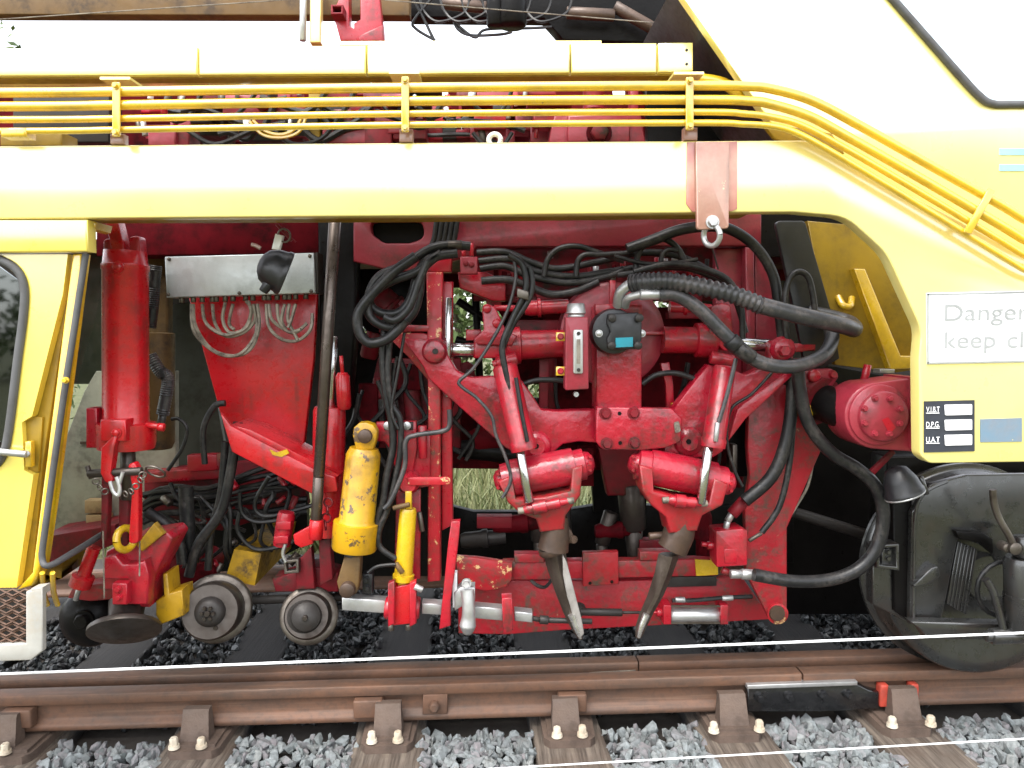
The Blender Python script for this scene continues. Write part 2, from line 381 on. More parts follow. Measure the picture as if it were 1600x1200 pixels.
# ================================================================ the setting: ground, ballast, track
g = MB(); NX, NY = 40, 40
def gz(x, y):
    if y < 2.6: return -0.27
    return -0.27 - 0.12 * min(1, (y - 2.6) / 1.0) + 0.05 * math.sin(x * 1.3) * min(1, (y - 2.6))
vs_, fs_ = [], []
XS = [-400, -120, -40, -15] + [-8 + i * 0.8 for i in range(21)] + [15, 40, 120, 400]
YS = [-300, -80, -20, -5, -2, -0.8, 0, 1, 2, 2.6, 3.0, 3.6, 4.5, 6, 8, 12, 20, 60, 200, 700]
for y in YS:
    for x in XS: vs_.append(Vector((x, y, gz(x, y))))
for j in range(len(YS) - 1):
    for i in range(len(XS) - 1):
        a = j * len(XS) + i; fs_.append((a, a + 1, a + 1 + len(XS), a + len(XS)))
g.add(vs_, fs_)
o = structure(g.build('ground', 'dry_grass_ground')); o['label'] = 'dry grassy ground beside and behind the railway track'
bed = MB(); bed.wbox((-14, -1.3, -0.9), (14, 2.7, -0.262), 0.05)
o = structure(bed.build('track_bed', 'soil')); o['label'] = 'dark trackbed under the ballast stones'

# --- ballast stones
def stone_mat(name, ca, cb, cc, rough):
    m, nt, p = new_mat(name)
    ge = N(nt, 'ShaderNodeNewGeometry'); cr = N(nt, 'ShaderNodeValToRGB')
    el = cr.color_ramp.elements
    el[0].position = 0; el[0].color = (*ca, 1); el[1].position = 1; el[1].color = (*cc, 1)
    e = el.new(0.5); e.color = (*cb, 1)
    e = el.new(0.75); e.color = tuple(x * 1.25 for x in cb) + (1,)
    e = el.new(0.25); e.color = (cb[0] * 1.12, cb[1] * 0.93, cb[2] * 0.95, 1)
    nt.links.new(ge.outputs['Random Per Island'], cr.inputs[0])
    tc = N(nt, 'ShaderNodeTexCoord').outputs['Object']
    n1 = N(nt, 'ShaderNodeTexNoise', Scale=70.0, Detail=5.0); nt.links.new(tc, n1.inputs['Vector'])
    c = mixc(nt, ramp(nt, n1.outputs[0], 0.4, 0.75), cr.outputs[0], tuple(x * 0.75 for x in ca))
    nt.links.new(c, p.inputs['Base Color']); p.inputs['Roughness'].default_value = rough
    b = N(nt, 'ShaderNodeBump', Strength=0.35, Distance=0.003); nt.links.new(n1.outputs[0], b.inputs['Height']); nt.links.new(b.outputs[0], p.inputs['Normal'])
stone_mat('stone_pale', (0.13, 0.148, 0.145), (0.165, 0.18, 0.183), (0.215, 0.22, 0.213), 0.9)
stone_mat('stone_oily_shade', (0.020, 0.023, 0.024), (0.040, 0.045, 0.047), (0.07, 0.07, 0.068), 0.4)  # dark tone holds oil stain plus the shade under the machine
protos = []
rs = np.random.RandomState(3)
for k in range(26):
    bm = bmesh.new()
    for i in range(13):
        d = rs.normal(size=3); d /= np.linalg.norm(d)
        bm.verts.new(Vector(d * (0.75 + 0.25 * rs.rand()) * np.array([1.0, 0.78, 0.58])))
    r = bmesh.ops.convex_hull(bm, input=bm.verts)
    bmesh.ops.delete(bm, geom=[v for v in bm.verts if not v.link_faces], context='VERTS')
    bm.verts.index_update()
    protos.append((np.array([v.co for v in bm.verts]), [tuple(v.index for v in f.verts) for f in bm.faces])); bm.free()
def ballast(name, m, spots, label):
    V, F, n = [], [], 0
    for (x, y, z, s) in spots:
        pv, pf = protos[rs.randint(len(protos))]
        e = rs.rand(3) * 6.28; q = Matrix.Rotation(e[0], 3, 'X') @ Matrix.Rotation(e[1] * 0.3, 3, 'Y') @ Matrix.Rotation(e[2], 3, 'Z')
        v = (np.array(q) @ (pv * s).T).T + np.array([x, y, z]); V.append(v)
        F.extend([tuple(i + n for i in f) for f in pf]); n += len(v)
    me = bpy.data.meshes.new(name); me.from_pydata(np.concatenate(V).tolist(), [], F); me.materials.append(MATS[m])
    o = bpy.data.objects.new(name, me); COL.objects.link(o); o['kind'] = 'stuff'; o['label'] = label; o['category'] = 'ballast'
    return o
SLEEP_PX = [-262, 24, 312, 608, 887, 1142, 1402, 1690]
SLEEP_X = [W(p, 1135, -0.03).x for p in SLEEP_PX]
SLEEP_W = [0.135] * 8
def in_sleeper(x, y, pad=0.0):
    return any(abs(x - (sx - SK * (y + 0.03))) < w + pad for sx, w in zip(SLEEP_X, SLEEP_W))
SK = 0.05      # the sleepers lie a little askew
sp = []
for _ in range(9000):
    x = rs.uniform(-2.7, 2.8); y = rs.uniform(-0.75, 0.02); s = rs.uniform(0.020, 0.038) * (1.0 if rs.rand() > 0.12 else 1.45)
    if in_sleeper(x, y, -0.012): continue
    sp.append((x, y, -0.235 + rs.rand() * 0.03, s))
sp = sp[:5200]
ballast('ballast_stones', 'stone_pale', sp, 'pale grey crushed stone ballast in front of the near rail')
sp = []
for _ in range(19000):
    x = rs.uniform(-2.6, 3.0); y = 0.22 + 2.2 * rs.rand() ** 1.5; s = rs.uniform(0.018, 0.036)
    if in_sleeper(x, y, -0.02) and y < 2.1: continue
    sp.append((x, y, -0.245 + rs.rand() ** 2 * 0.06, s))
ballast('oily_shade_ballast', 'stone_oily_shade', sp[:12000], 'ballast between the rails darkened by oil and painted shade of the machine')

# --- sleepers
def wood(name, c1, c2, c3):
    m, nt, p = new_mat(name)
    tc = N(nt, 'ShaderNodeTexCoord').outputs['Object']
    mp = N(nt, 'ShaderNodeMapping'); mp.inputs['Scale'].default_value = (30, 1.6, 30); nt.links.new(tc, mp.inputs[0])
    n1 = N(nt, 'ShaderNodeTexNoise', Scale=2.0, Detail=8.0, Roughness=0.7); nt.links.new(mp.outputs[0], n1.inputs['Vector'])
    n2 = N(nt, 'ShaderNodeTexNoise', Scale=7.0, Detail=5.0); nt.links.new(tc, n2.inputs['Vector'])
    c = mixc(nt, ramp(nt, n1.outputs[0], 0.38, 0.66), c2, c1)
    c = mixc(nt, mul(nt, ramp(nt, n2.outputs[0], 0.5, 0.75), 0.7), c, c3)
    # oil stain between the rails, with the machine's shade painted in
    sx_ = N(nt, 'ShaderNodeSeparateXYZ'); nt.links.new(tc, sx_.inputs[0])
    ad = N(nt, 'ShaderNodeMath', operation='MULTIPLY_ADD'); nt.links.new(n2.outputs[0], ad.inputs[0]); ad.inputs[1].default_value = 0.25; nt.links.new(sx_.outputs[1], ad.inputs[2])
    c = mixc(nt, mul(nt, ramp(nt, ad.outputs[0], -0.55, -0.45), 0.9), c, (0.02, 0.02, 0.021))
    nt.links.new(c, p.inputs['Base Color']); p.inputs['Roughness'].default_value = 0.85
    b = N(nt, 'ShaderNodeBump', Strength=0.9, Distance=0.008); nt.links.new(n1.outputs[0], b.inputs['Height']); nt.links.new(b.outputs[0], p.inputs['Normal'])
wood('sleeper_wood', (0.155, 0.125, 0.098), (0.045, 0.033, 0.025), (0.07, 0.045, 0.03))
names = ['wooden sleeper left of the photo edge', 'weathered sleeper under the leftmost rail chair with one bolt in view',
         'weathered sleeper under the second rail chair from the left', 'grey wooden sleeper below the yellow cylinders',
         'grey wooden sleeper below the left tamping tine', 'wide sleeper just left of the black fishplate',
         'dark split sleeper under the red marked rail chair', 'wooden sleeper below the rail wheel']
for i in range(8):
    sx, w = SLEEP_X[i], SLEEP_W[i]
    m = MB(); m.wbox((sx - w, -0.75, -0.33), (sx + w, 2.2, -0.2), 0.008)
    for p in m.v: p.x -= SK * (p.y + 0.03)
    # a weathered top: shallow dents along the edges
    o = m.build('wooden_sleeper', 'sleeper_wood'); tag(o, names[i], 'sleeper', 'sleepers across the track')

# --- rails (bullhead section)
def rail_profile():
    half = [(0.0, 0.0005), (0.028, -0.0005), (0.0338, -0.0022), (0.035, -0.0045), (0.035, -0.038), (0.0338, -0.0402), (0.0115, -0.047), (0.0095, -0.056),
            (0.0095, -0.100), (0.012, -0.109), (0.030, -0.119), (0.034, -0.125), (0.034, -0.137), (0.029, -0.144), (0.0, -0.145)]
    return [(-y, z) for y, z in reversed(half[1:-1])] and [(y, z) for y, z in half] + [(-y, z) for y, z in reversed(half[1:-1])]
RP = rail_profile()
def rail_mat():
    m, nt, p = new_mat('rail_iron')
    tc = N(nt, 'ShaderNodeTexCoord').outputs['Object']
    def nz(sc, v, det=6.0):
        mp = N(nt, 'ShaderNodeMapping'); mp.inputs['Scale'].default_value = v; nt.links.new(tc, mp.inputs[0])
        n = N(nt, 'ShaderNodeTexNoise', Scale=sc, Detail=det, Roughness=0.65); nt.links.new(mp.outputs[0], n.inputs['Vector']); return n.outputs[0]
    a = nz(1.0, (3.0, 14, 14)); b_ = nz(1.0, (40, 40, 40)); c_ = nz(1.0, (1.6, 60, 60), 3.0)
    c = mixc(nt, ramp(nt, a, 0.35, 0.68), (0.158, 0.076, 0.043), (0.088, 0.054, 0.038))
    c = mixc(nt, mul(nt, ramp(nt, b_, 0.45, 0.72), 0.55), c, (0.055, 0.038, 0.030))
    c = mixc(nt, mul(nt, ramp(nt, c_, 0.56, 0.70), 0.5), c, (0.20, 0.125, 0.085))
    d = nz(1.0, (2.2, 5, 5)); c = mixc(nt, mul(nt, ramp(nt, d, 0.60, 0.72), 0.7), c, (0.035, 0.028, 0.025))
    nt.links.new(c, p.inputs['Base Color']); p.inputs['Roughness'].default_value = 0.6; p.inputs['Metallic'].default_value = 0.1
    bu = N(nt, 'ShaderNodeBump', Strength=0.4, Distance=0.003); nt.links.new(b_, bu.inputs['Height']); nt.links.new(bu.outputs[0], p.inputs['Normal'])
rail_mat()
def rail(name, x0, x1, yc, label, m='rail_iron'):
    b = MB(); n = len(RP)
    N_ = max(2, int((x1 - x0) / 0.5))
    vs = [Vector((x0 + (x1 - x0) * i / N_, yc + y, z)) for i in range(N_ + 1) for (y, z) in RP]
    fs = [(i * n + k, (i + 1) * n + k, (i + 1) * n + (k + 1) % n, i * n + (k + 1) % n) for i in range(N_) for k in range(n)]
    fs += [tuple(range(n)), tuple(N_ * n + k for k in reversed(range(n)))]
    b.add(vs, fs); o = b.build(name, m); return tag(o, label, 'rail')
JX = W(1254, 1058, 0.0).x; CX = W(998, 1040, 0.14).x
rail('running_rail', -14, JX - 0.004, 0.035, 'rusty running rail in front, long length left of the joint')
rail('running_rail', JX + 0.004, 14, 0.035, 'rusty running rail in front, right of the joint, carrying the wheel')
rail('check_rail', -14, CX - 0.003, 0.178, 'rusty check rail behind the running rail, left length')
rail('check_rail', CX + 0.003, 14, 0.178, 'rusty check rail behind the running rail, right length')
rail('running_rail', -14, 14, 1.54, 'dark far running rail beyond the machine')
# --- rail chairs
def chair(i, sx, label, dx=0.0, bolts=(-0.062, 0.052), red=False, key=1, jw=0.048):
    t = thing('rail_chair', label, 'rail chair', Vector((sx, 0, -0.2)), 'cast iron rail chairs')
    b = MB(); b.wpoly([Vector((sx + x, y, -0.2)) for x, y in [(-0.095, -0.10), (-0.075, -0.125), (0.075, -0.125), (0.095, -0.10), (0.1, 0.0), (0.1, 0.33), (-0.1, 0.33), (-0.1, 0.0)]], [], Vector((0, 0, 0.03)), 0)
    # chamfered top of the base
    b.wpoly([Vector((sx + x, y, -0.171)) for x, y in [(-0.08, -0.098), (0.08, -0.098), (0.085, 0.3), (-0.085, 0.3)]], [], Vector((0, 0, 0.012)), 0)
    b.build('base', 'chair_rust', t)
    j = MB(); prof = [(-0.078, -0.165), (-0.050, -0.062), (-0.043, -0.050), (-0.012, -0.050), (-0.012, -0.165)]
    L = [Vector((sx + dx - jw, y, z)) for y, z in prof]; j.wpoly(L, [], Vector((2 * jw, 0, 0)), 0.0)
    for p in j.v:
        if p.z < -0.1: p.x += (p.x - sx - dx) * 0.12
    j.build('jaw', 'chair_rust', t)
    if key:
        k = MB(); x0 = sx + dx + (0.01 if key > 0 else -0.10); k.wbox((x0 - 0.035, -0.026, -0.116), (x0 + 0.075, 0.024, -0.046), 0.006); k.build('key', 'rail_rust', t)
    inn = MB(); inn.wbox((sx - 0.04, 0.071, -0.165), (sx + 0.04, 0.125, -0.028), 0.008); inn.build('spacer', 'chair_rust', t)
    for bx in bolts:
        q = MB(); P = Vector((sx + bx, -0.103 + 0.0, -0.165))
        q.wlathe(P, P + Vector((0, 0, 0.012)), [(0, 0.021), (1, 0.019)], 16); q.wlathe(P + Vector((0, 0, 0.011)), P + Vector((0, 0, 0.036 + 0.006 * random.random())), [(0, 0.0155), (0.85, 0.015), (1, 0.012)], 6)
        q.build('bolt', 'bolt_white', t)
    if red:
        for a, c in ((-0.078, -0.044), (0.043, 0.074)):
            k = MB(); k.wbox((sx + dx + a, -0.02, -0.135), (sx + dx + c, 0.022, -0.046), 0.006); k.build('red_marked_key', 'primer_red', t)
chair(1, SLEEP_X[1], 'rusty rail chair at the left edge with one bolt in view', key=1, bolts=(-0.06, 0.006), dx=-0.03)
chair(2, SLEEP_X[2], 'rusty rail chair below the left flanged roller', key=-1 and 0, bolts=(-0.068, 0.032), dx=-0.005)
chair(3, SLEEP_X[3], 'rusty rail chair below the small yellow cylinder', key=-1, bolts=(-0.055, 0.042), dx=0.0)
chair(4, SLEEP_X[4], 'rusty rail chair below the left tamping tine', key=1, bolts=(-0.047, 0.048), dx=-0.01)
chair(5, SLEEP_X[5], 'rusty rail chair just left of the black fishplate', key=0, bolts=(-0.088, 0.085), dx=0.0, jw=0.05)
chair(6, SLEEP_X[6], 'rusty rail chair with red painted sides below the wheel', key=0, bolts=(-0.06, 0.088), dx=0.015, red=True, jw=0.05)
# fishplate at the joint, smeared with black tar
t = thing('fishplate', 'black tarred fishplate with bolts clamping the rail joint', 'fishplate', W(1265, 1100, -0.01))
b = MB(); b.plate([(1168, 1074), (1338, 1068), (1358, 1078), (1374, 1082), (1374, 1108), (1290, 1112), (1168, 1113)], -0.012, 0.035, (), 0.006); b.build('plate', 'tar', t)
b = MB(); b.plate([(1168, 1071), (1340, 1065), (1340, 1071), (1168, 1077)], -0.022, 0.05, (), 0.002); b.build('top_lip', 'alu', t)
for x in (1185, 1232, 1285, 1325):
    b = MB(); b.hexb(x, 1087 - (x - 1230) * 0.03, -0.014, 6, 0.03); b.build('bolt', 'tar', t)
# rail bolt with its square washer, left of the middle chair
t = thing('rail_bolt', 'rusty square headed bolt and washer on the rail web', 'bolt', W(680, 1103, 0.02))
b = MB(); b.plate([(661, 1086), (699, 1085), (699, 1116), (660, 1117)], -0.002, 0.03, (), 0.004); b.build('washer', 'rail_rust', t)
b = MB(); P = W(679, 1102, -0.004); b.wlathe(P, P - Vector((0, 0.028, 0)), [(0, 0.021), (0.8, 0.02), (1, 0.015)], 6); b.build('head', 'rail_rust', t)
# flat joint plates lying between the two rails
for x0, x1, lab in ((921, 993, 'left thin steel strip frame lying between the two rails'), (1008, 1080, 'right thin steel strip frame lying between the two rails')):
    b = MB(); b.plate([(x0, 1051), (x1, 1047), (x1, 1058), (x0, 1061)], 0.074, 0.004, [[(x0 + 4, 1053.5), (x1 - 4, 1049.5), (x1 - 4, 1056.5), (x0 + 4, 1059.5)]], 0)
    tag(b.build('joint_strip', 'cable'), lab, 'strip')
# strings stretched along the track
b = MB(); b.wtube([W(-820, 1086, -0.5), W(2420, 956, -0.5)], 0.0042, 6); tag(b.build('string_line', 'string_white'), 'white string stretched taut across the picture above the rails', 'string')
b = MB(); b.wtube([W(-200, 1256, -0.8), W(2420, 1108, -0.8)], 0.0026, 6); tag(b.build('string_line', 'string_white'), 'white string low in the right corner over the ballast', 'string')
# ================================================================ beyond the machine: grass and bushes
def leafmat(name, a, c):
    m, nt, p = new_mat(name)
    ge = N(nt, 'ShaderNodeNewGeometry')
    nt.links.new(mixc(nt, ge.outputs['Random Per Island'], a, c), p.inputs['Base Color']); p.inputs['Roughness'].default_value = 0.6
    p.inputs['Subsurface Weight'].default_value = 0.0
leafmat('leaf', (0.05, 0.085, 0.02), (0.12, 0.16, 0.045)); leafmat('blade', (0.075, 0.105, 0.03), (0.21, 0.21, 0.095))
rg = np.random.RandomState(9)
V, F = [], []
for i in range(9000):
    x = rg.uniform(-4.5, 4.5); y = 2.75 + rg.rand() ** 1.4 * 5.5; z = gz(x, y); h_ = rg.uniform(0.12, 0.42); w_ = 0.006 + 0.006 * rg.rand(); a = rg.uniform(0, 6.28); l = rg.normal(0, 0.10, 2)
    d = np.array([math.cos(a) * w_, math.sin(a) * w_, 0]); p = np.array([x, y, z]); n = len(V)
    V += [p - d, p + d, p + np.array([l[0] * .4, l[1] * .4, h_ * .6]) + d * .7, p + np.array([l[0] * .4, l[1] * .4, h_ * .6]) - d * .7, p + np.array([l[0], l[1], h_])]
    F += [(n, n + 1, n + 2, n + 3), (n + 3, n + 2, n + 4)]
me = bpy.data.meshes.new('tall_grass'); me.from_pydata([tuple(v) for v in V], [], F); me.materials.append(MATS['blade'])
o = bpy.data.objects.new('tall_grass', me); COL.objects.link(o); o['kind'] = 'stuff'; o['label'] = 'tall dry grass on the bank behind the machine'; o['category'] = 'grass'
def bush(x, y, h_, w_, label, n=3500, ls=1.0, group='leafy trees behind the track'):
    z = gz(x, y)
    t = thing('hedge_tree', label, 'tree', Vector((x, y, z)), group)
    b = MB(); tips = []
    b.wtube([Vector((x, y, z - 0.1)), Vector((x + 0.05, y, z + h_ * 0.3)), Vector((x - 0.05, y, z + h_ * 0.6)), Vector((x, y, z + h_ * 0.85))], [0.09, 0.07, 0.05, 0.02], 8)
    for k in range(14):
        a = rg.uniform(0, 6.28); f = rg.uniform(0.1, 0.8); q = Vector((x, y, z + h_ * f)); e = q + Vector((math.cos(a) * w_ * rg.uniform(0.4, 0.9), math.sin(a) * w_ * 0.6, h_ * rg.uniform(0.08, 0.25)))
        b.wtube([q, (q + e) / 2 + Vector((0, 0, 0.05)), e], [0.03, 0.02, 0.008], 5); tips += [e, (q + e) / 2]
    b.build('trunk', 'bark', t)
    V, F = [], []
    for k in range(46):
        tips.append(Vector((x + rg.normal() * w_ * 0.5, y + rg.normal() * w_ * 0.4, z + h_ * rg.uniform(0.08, 0.95))))
    for i in range(n):
        c = tips[rg.randint(len(tips))]; p = np.array(c) + rg.normal(size=3) * 0.22 * ls; s_ = rg.uniform(0.025, 0.06) * ls
        u = rg.normal(size=3); u /= np.linalg.norm(u); v = np.cross(u, rg.normal(size=3)); v /= np.linalg.norm(v); k = len(V)
        V += [p - u * s_ * 1.5, p + v * s_ * 0.7, p + u * s_ * 1.5, p - v * s_ * 0.7]; F.append((k, k + 1, k + 2, k + 3))
    me = bpy.data.meshes.new('crown'); base = ORG[t.name]; me.from_pydata([tuple(Vector(q) - base) for q in V], [], F); me.materials.append(MATS['leaf'])
    o = bpy.data.objects.new('crown', me); COL.objects.link(o); o.parent = t
for i, (x, y, h_, w_, lab) in enumerate(((-7.0, 8.0, 6.0, 1.2, 'leafy tree behind the cab at far left'), (-2.6, 8.5, 3.0, 1.3, 'leafy bush glimpsed behind the red support plate'), (-0.4, 7.5, 3.2, 1.2, 'leafy bush glimpsed behind the guide column'),
                                     (1.2, 9.0, 3.6, 1.3, 'leafy bush glimpsed between the pipes'), (3.4, 8.5, 3.0, 1.3, 'leafy bush behind the rail wheel'))):
    bush(x, y, h_, w_, lab)
# the tree line on the photographer's side, mirrored in the cab window
for i in range(11):
    x = -26 + i * 5.2 + rg.uniform(-1, 1)
    bush(x, -24 - rg.uniform(0, 5), rg.uniform(2.4, 3.6), 2.6, 'leafy tree of the line behind the photographer, mirrored in the cab window', 2600, 3.2, 'trees behind the photographer')
# ================================================================ yellow machine body
BY = -0.55
body = thing('track_machine_body', 'yellow side frame of a track tamping machine with pale raked cab side', 'machine body', (900, 330, BY))
b = MB()
b.plate([(-900, 230), (0, 228), (640, 223), (1262, 219, 40), (1500, 345), (1800, 512), (2600, 520), (2600, 708), (1452, 724, 18), (1438, 712, 14), (1436, 560), (1440, 515, 60), (1385, 395, 90), (1322, 338, 70), (1240, 331), (1100, 332), (640, 337), (0, 342), (-900, 344)], BY, 0.05, (), 0.005)
b.build('side_beam', 'body_yellow', body)
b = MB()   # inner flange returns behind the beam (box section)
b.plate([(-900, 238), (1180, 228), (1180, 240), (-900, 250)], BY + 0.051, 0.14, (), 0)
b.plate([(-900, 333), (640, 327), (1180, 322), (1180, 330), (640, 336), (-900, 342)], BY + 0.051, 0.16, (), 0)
b.build('beam_flange', 'grime_shade_yellow', body)
# cab side, set back behind the beam
b = MB()
b.plate([(1050, -30), (1226, 222), (1290, 290), (1500, 420), (1800, 560), (2600, 600), (2600, -30)], BY + 0.06, 0.04, [[(1378, -20), (1530, 148, 22), (1555, 163, 22), (2250, 160), (2250, -20)]], 0.004)
b.build('cab_side', 'body_yellow', body)
b = MB(); b.plate([(1382, -20), (1532, 147, 20), (1556, 159, 20), (2246, 156), (2246, -16)], BY + 0.075, 0.006, (), 0); w = b.build('window', 'glass_mirror', body)
b = MB(); b.tube([(1374, -25, BY + 0.055), (1440, 50, BY + 0.055), (1500, 118, BY + 0.055), (1530, 150, BY + 0.055), (1552, 162, BY + 0.055), (1600, 163, BY + 0.055), (1900, 162, BY + 0.055), (2250, 160, BY + 0.055)], 6.0, 5); b.build('seal', 'rubber_seal', w)
b = MB(); b.rect(1300, -25, 2500, 220, 0.6, 0.02, 0); b.build('cab_lining', 'sign_white', body)
b = MB(); b.plate([(1055, -22), (1240, 235), (1236, 240), (1050, -18)], BY + 0.1, 0.9, (), 0); b.build('cab_end', 'dark_steel', body)
for y in (232, 257):
    b = MB(); b.rect(1562, y, 2400, y + 10, BY + 0.057, 0.004, 0); b.build('stripe', 'stripe_blue', body)
b = MB(); b.plate([(1190, 190), (1300, 208), (1320, 240), (1240, 232), (1210, 215)], BY + 0.045, 0.02, (), 0.003); b.build('gusset', 'grime_shade_yellow', body)
# upper box beam with panels
UY = -0.42
def ub(x): return -0.0085 * x
for k, (x0, x1) in enumerate(((-900, 308), (311, 571), (574, 890), (893, 1026))):
    b = MB(); b.plate([(x0, 75.5 + ub(x0)), (x1, 75.5 + ub(x1)), (x1, 118 + ub(x1) * 0.6), (x0, 118 + ub(x0) * 0.6)], UY, 0.12, (), 0.004)
    b.build('cover_panel', 'body_yellow', body)
b = MB(); b.plate([(1029, 67), (1083, 66), (1083, 111), (1029, 112)], UY - 0.004, 0.12, (), 0.004); b.build('end_panel', 'body_yellow', body)
for y in (78, 100):
    b = MB(); b.hexb(1073, y, UY - 0.005, 1.6, 0.004); b.build('rivet', 'dark_steel', body)
b = MB(); b.plate([(-900, 122), (1083, 112), (1083, 118), (-900, 128)], UY + 0.02, 0.05, (), 0); b.build('walkway_bottom', 'grime_shade_yellow', body)  # the underside's shade is put into this darker colour
b = MB(); b.plate([(530, 64), (940, 63), (940, 70), (530, 71)], UY + 0.05, 0.06, (), 0.002); b.build('top_strip', 'body_yellow', body)
# four pipes running along the side and down the rake
PY = BY - 0.035
rows = [(145, 143, 137, 134), (166.5, 164, 158, 156), (187, 185, 177.5, 175), (205, 202.5, 195, 192)]
diag = [[(1165, 135), (1205, 139), (1270, 158), (1350, 200), (1460, 262), (1560, 318), (1612, 348), (1680, 372), (1740, 376), (2400, 370)],
        [(1170, 158), (1205, 163), (1265, 182), (1330, 217), (1430, 274), (1560, 350), (1608, 378), (1660, 394), (1720, 398), (2400, 392)],
        [(1165, 178), (1205, 183), (1250, 195), (1310, 226), (1420, 290), (1560, 374), (1606, 401), (1650, 414), (1710, 418), (2400, 412)],
        [(1160, 194), (1205, 197), (1240, 206), (1290, 232), (1400, 298), (1560, 397), (1606, 424), (1640, 434), (1700, 437), (2400, 431)]]
rad = (7.3, 7.3, 5.2, 5.0)
for k in range(4):
    y0, y1, y2, y3 = rows[k]
    pts = [(-900, y0 + 2, PY), (0, y0, PY), (200, y1, PY), (640, y2, PY), (1080, y3, PY)] + [(x, y, PY) for x, y in diag[k]]
    b = MB(); b.tube(pts, rad[k], 6, 12); b.build('pipe', 'pipe_yellow', body)
for x, y0, y1 in ((181, 128, 213), (633, 119, 206), (1078, 120, 203)):
    b = MB(); b.rect(x - 6, y0, x + 6, y1, PY - 0.022, 0.006, 0.002, 0, 3); c = b.build('pipe_clamp', 'pipe_yellow', body)
    b = MB(); b.hexb(x, y0 + 6, PY - 0.023, 4); b.rod((x, y0 + 6, PY - 0.022), (x, y0 + 6, PY + 0.06), 3, seg=8); b.cut(); b.hexb(x, y1 - 6, PY - 0.023, 4); b.rod((x, y1 - 6, PY - 0.022), (x, y1 - 6, PY + 0.06), 3, seg=8); b.build('clamp_bolt', 'pipe_yellow', c)
    b = MB(); b.rect(x - 9, y1 - 4, x + 12, 226 - x * 0.007, PY + 0.03, 0.03, 0.002); b.build('clamp_foot', 'rust_plate', body)
    b = MB(); b.rect(x - 25, y0 - 8, x + 22, y0 - 4, PY + 0.01, 0.12, 0.0); b.build('clamp_strip', 'body_yellow', body)
b = MB(); b.plate([(1546, 293), (1556, 298), (1518, 366), (1507, 362)], PY - 0.022, 0.006, (), 0.002); b.build('pipe_clamp', 'pipe_yellow', body)
b = MB(); b.tube([(1090, 123, UY), (1130, 130, UY), (1160, 150, UY), (1200, 170, UY + 0.1)], 9, 5); b.build('coil_pipe', 'pipe_yellow', body)
b = MB(); b.rect(0, 199, 40, 213, PY - 0.012, 0.05, 0.006); b.build('pipe_union', 'pipe_yellow', body)
# lifting plate with a shackle
t = thing('lifting_plate', 'rusty worn lifting plate with a steel shackle over the beam', 'lifting plate', (1112, 358, BY - 0.02))
b = MB(); b.plate([(1074, 222), (1152, 221), (1152, 326), (1144, 330), (1082, 331), (1072, 318)], BY - 0.004, 0.006, (), 0.001); b.build('stained_patch', 'pink_stain', t)
b = MB(); b.plate([(1087, 221), (1140, 221), (1139, 357, 6), (1089, 359, 6)], BY - 0.022, 0.014, (), 0.003); b.build('plate', 'rust_plate', t)
b = MB(); b.hexb(1113, 347, BY - 0.022, 8, 0.016); b.build('bolt', 'alu', t)
b = MB(); b.torus(1112, 368, BY - 0.01, 16, 4.5, (0.75, 0.5, 0.1)); b.build('shackle', 'alu', t)
# yellow inner walls seen through the arch on the right
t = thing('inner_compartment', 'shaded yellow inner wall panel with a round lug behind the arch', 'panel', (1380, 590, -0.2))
b = MB(); b.plate([(1262, 345), (1338, 352), (1440, 470), (1445, 575), (1402, 582), (1305, 570)], -0.02, 0.03, (), 0.003); b.build('wall', 'grime_shade_yellow', t)
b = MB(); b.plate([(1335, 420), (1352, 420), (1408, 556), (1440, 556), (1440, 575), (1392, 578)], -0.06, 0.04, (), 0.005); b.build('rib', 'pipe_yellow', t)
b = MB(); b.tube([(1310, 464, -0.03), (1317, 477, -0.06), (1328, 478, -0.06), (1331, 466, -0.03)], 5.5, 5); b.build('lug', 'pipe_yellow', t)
b = MB(); b.rect(1375, 577, 1398, 583, -0.1, 0.05, 0.002); b.build('latch', 'alu', t)
b = MB(); b.plate([(1211, 345, 8), (1258, 345, 8), (1300, 490), (1312, 560), (1262, 590), (1244, 500)], -0.06, 0.02, (), 0.003)
tag(b.build('rubber_flap', 'black_plastic'), 'dark grey flap hanging beside the yellow inner wall', 'flap')
# signs on the skirt
def text(s_, parent, x, y, Y, hpx, m, name='lettering', wide=None, bold=0.0):
    cu = bpy.data.curves.new(name, 'FONT'); cu.body = s_; cu.size = 1.0; cu.extrude = 0.0; cu.offset = bold
    to = bpy.data.objects.new(name, cu); COL.objects.link(to)
    dg = bpy.context.evaluated_depsgraph_get(); me = bpy.data.meshes.new_from_object(to.evaluated_get(dg))
    bpy.data.objects.remove(to)
    xs = [v.co.x for v in me.vertices]; w_ = max(xs) - min(xs); k = S(Y)
    sy = hpx / k / 0.72; sx = sy if wide is None else wide / k / w_
    P = W(x, y, Y); a = -0.006
    base = ORG[parent.name]
    for v in me.vertices:
        u, h = (v.co.x - min(xs)) * sx, v.co.y * sy
        v.co = Vector((P.x + u, P.y, P.z + h)) - base
    me.materials.append(MATS[m]); o = bpy.data.objects.new(name, me); COL.objects.link(o); o.parent = parent; return o
t = thing('warning_sign', 'white rectangular warning sign reading Danger keep clear on yellow skirt', 'sign', (1520, 569, BY - 0.003))
b = MB(); b.plate([(1448, 458), (1696, 452), (1696, 564), (1449, 569)], BY - 0.004, 0.004, (), 0.001); b.build('plate', 'sign_white', t)
text('Danger', t, 1476, 501, BY - 0.006, 27, 'letter_grey', wide=135); text('keep', t, 1476, 544, BY - 0.006, 27, 'letter_grey', wide=82); text('clear', t, 1574, 543, BY - 0.006, 27, 'letter_grey', wide=88)
b = MB(); e = 1.2
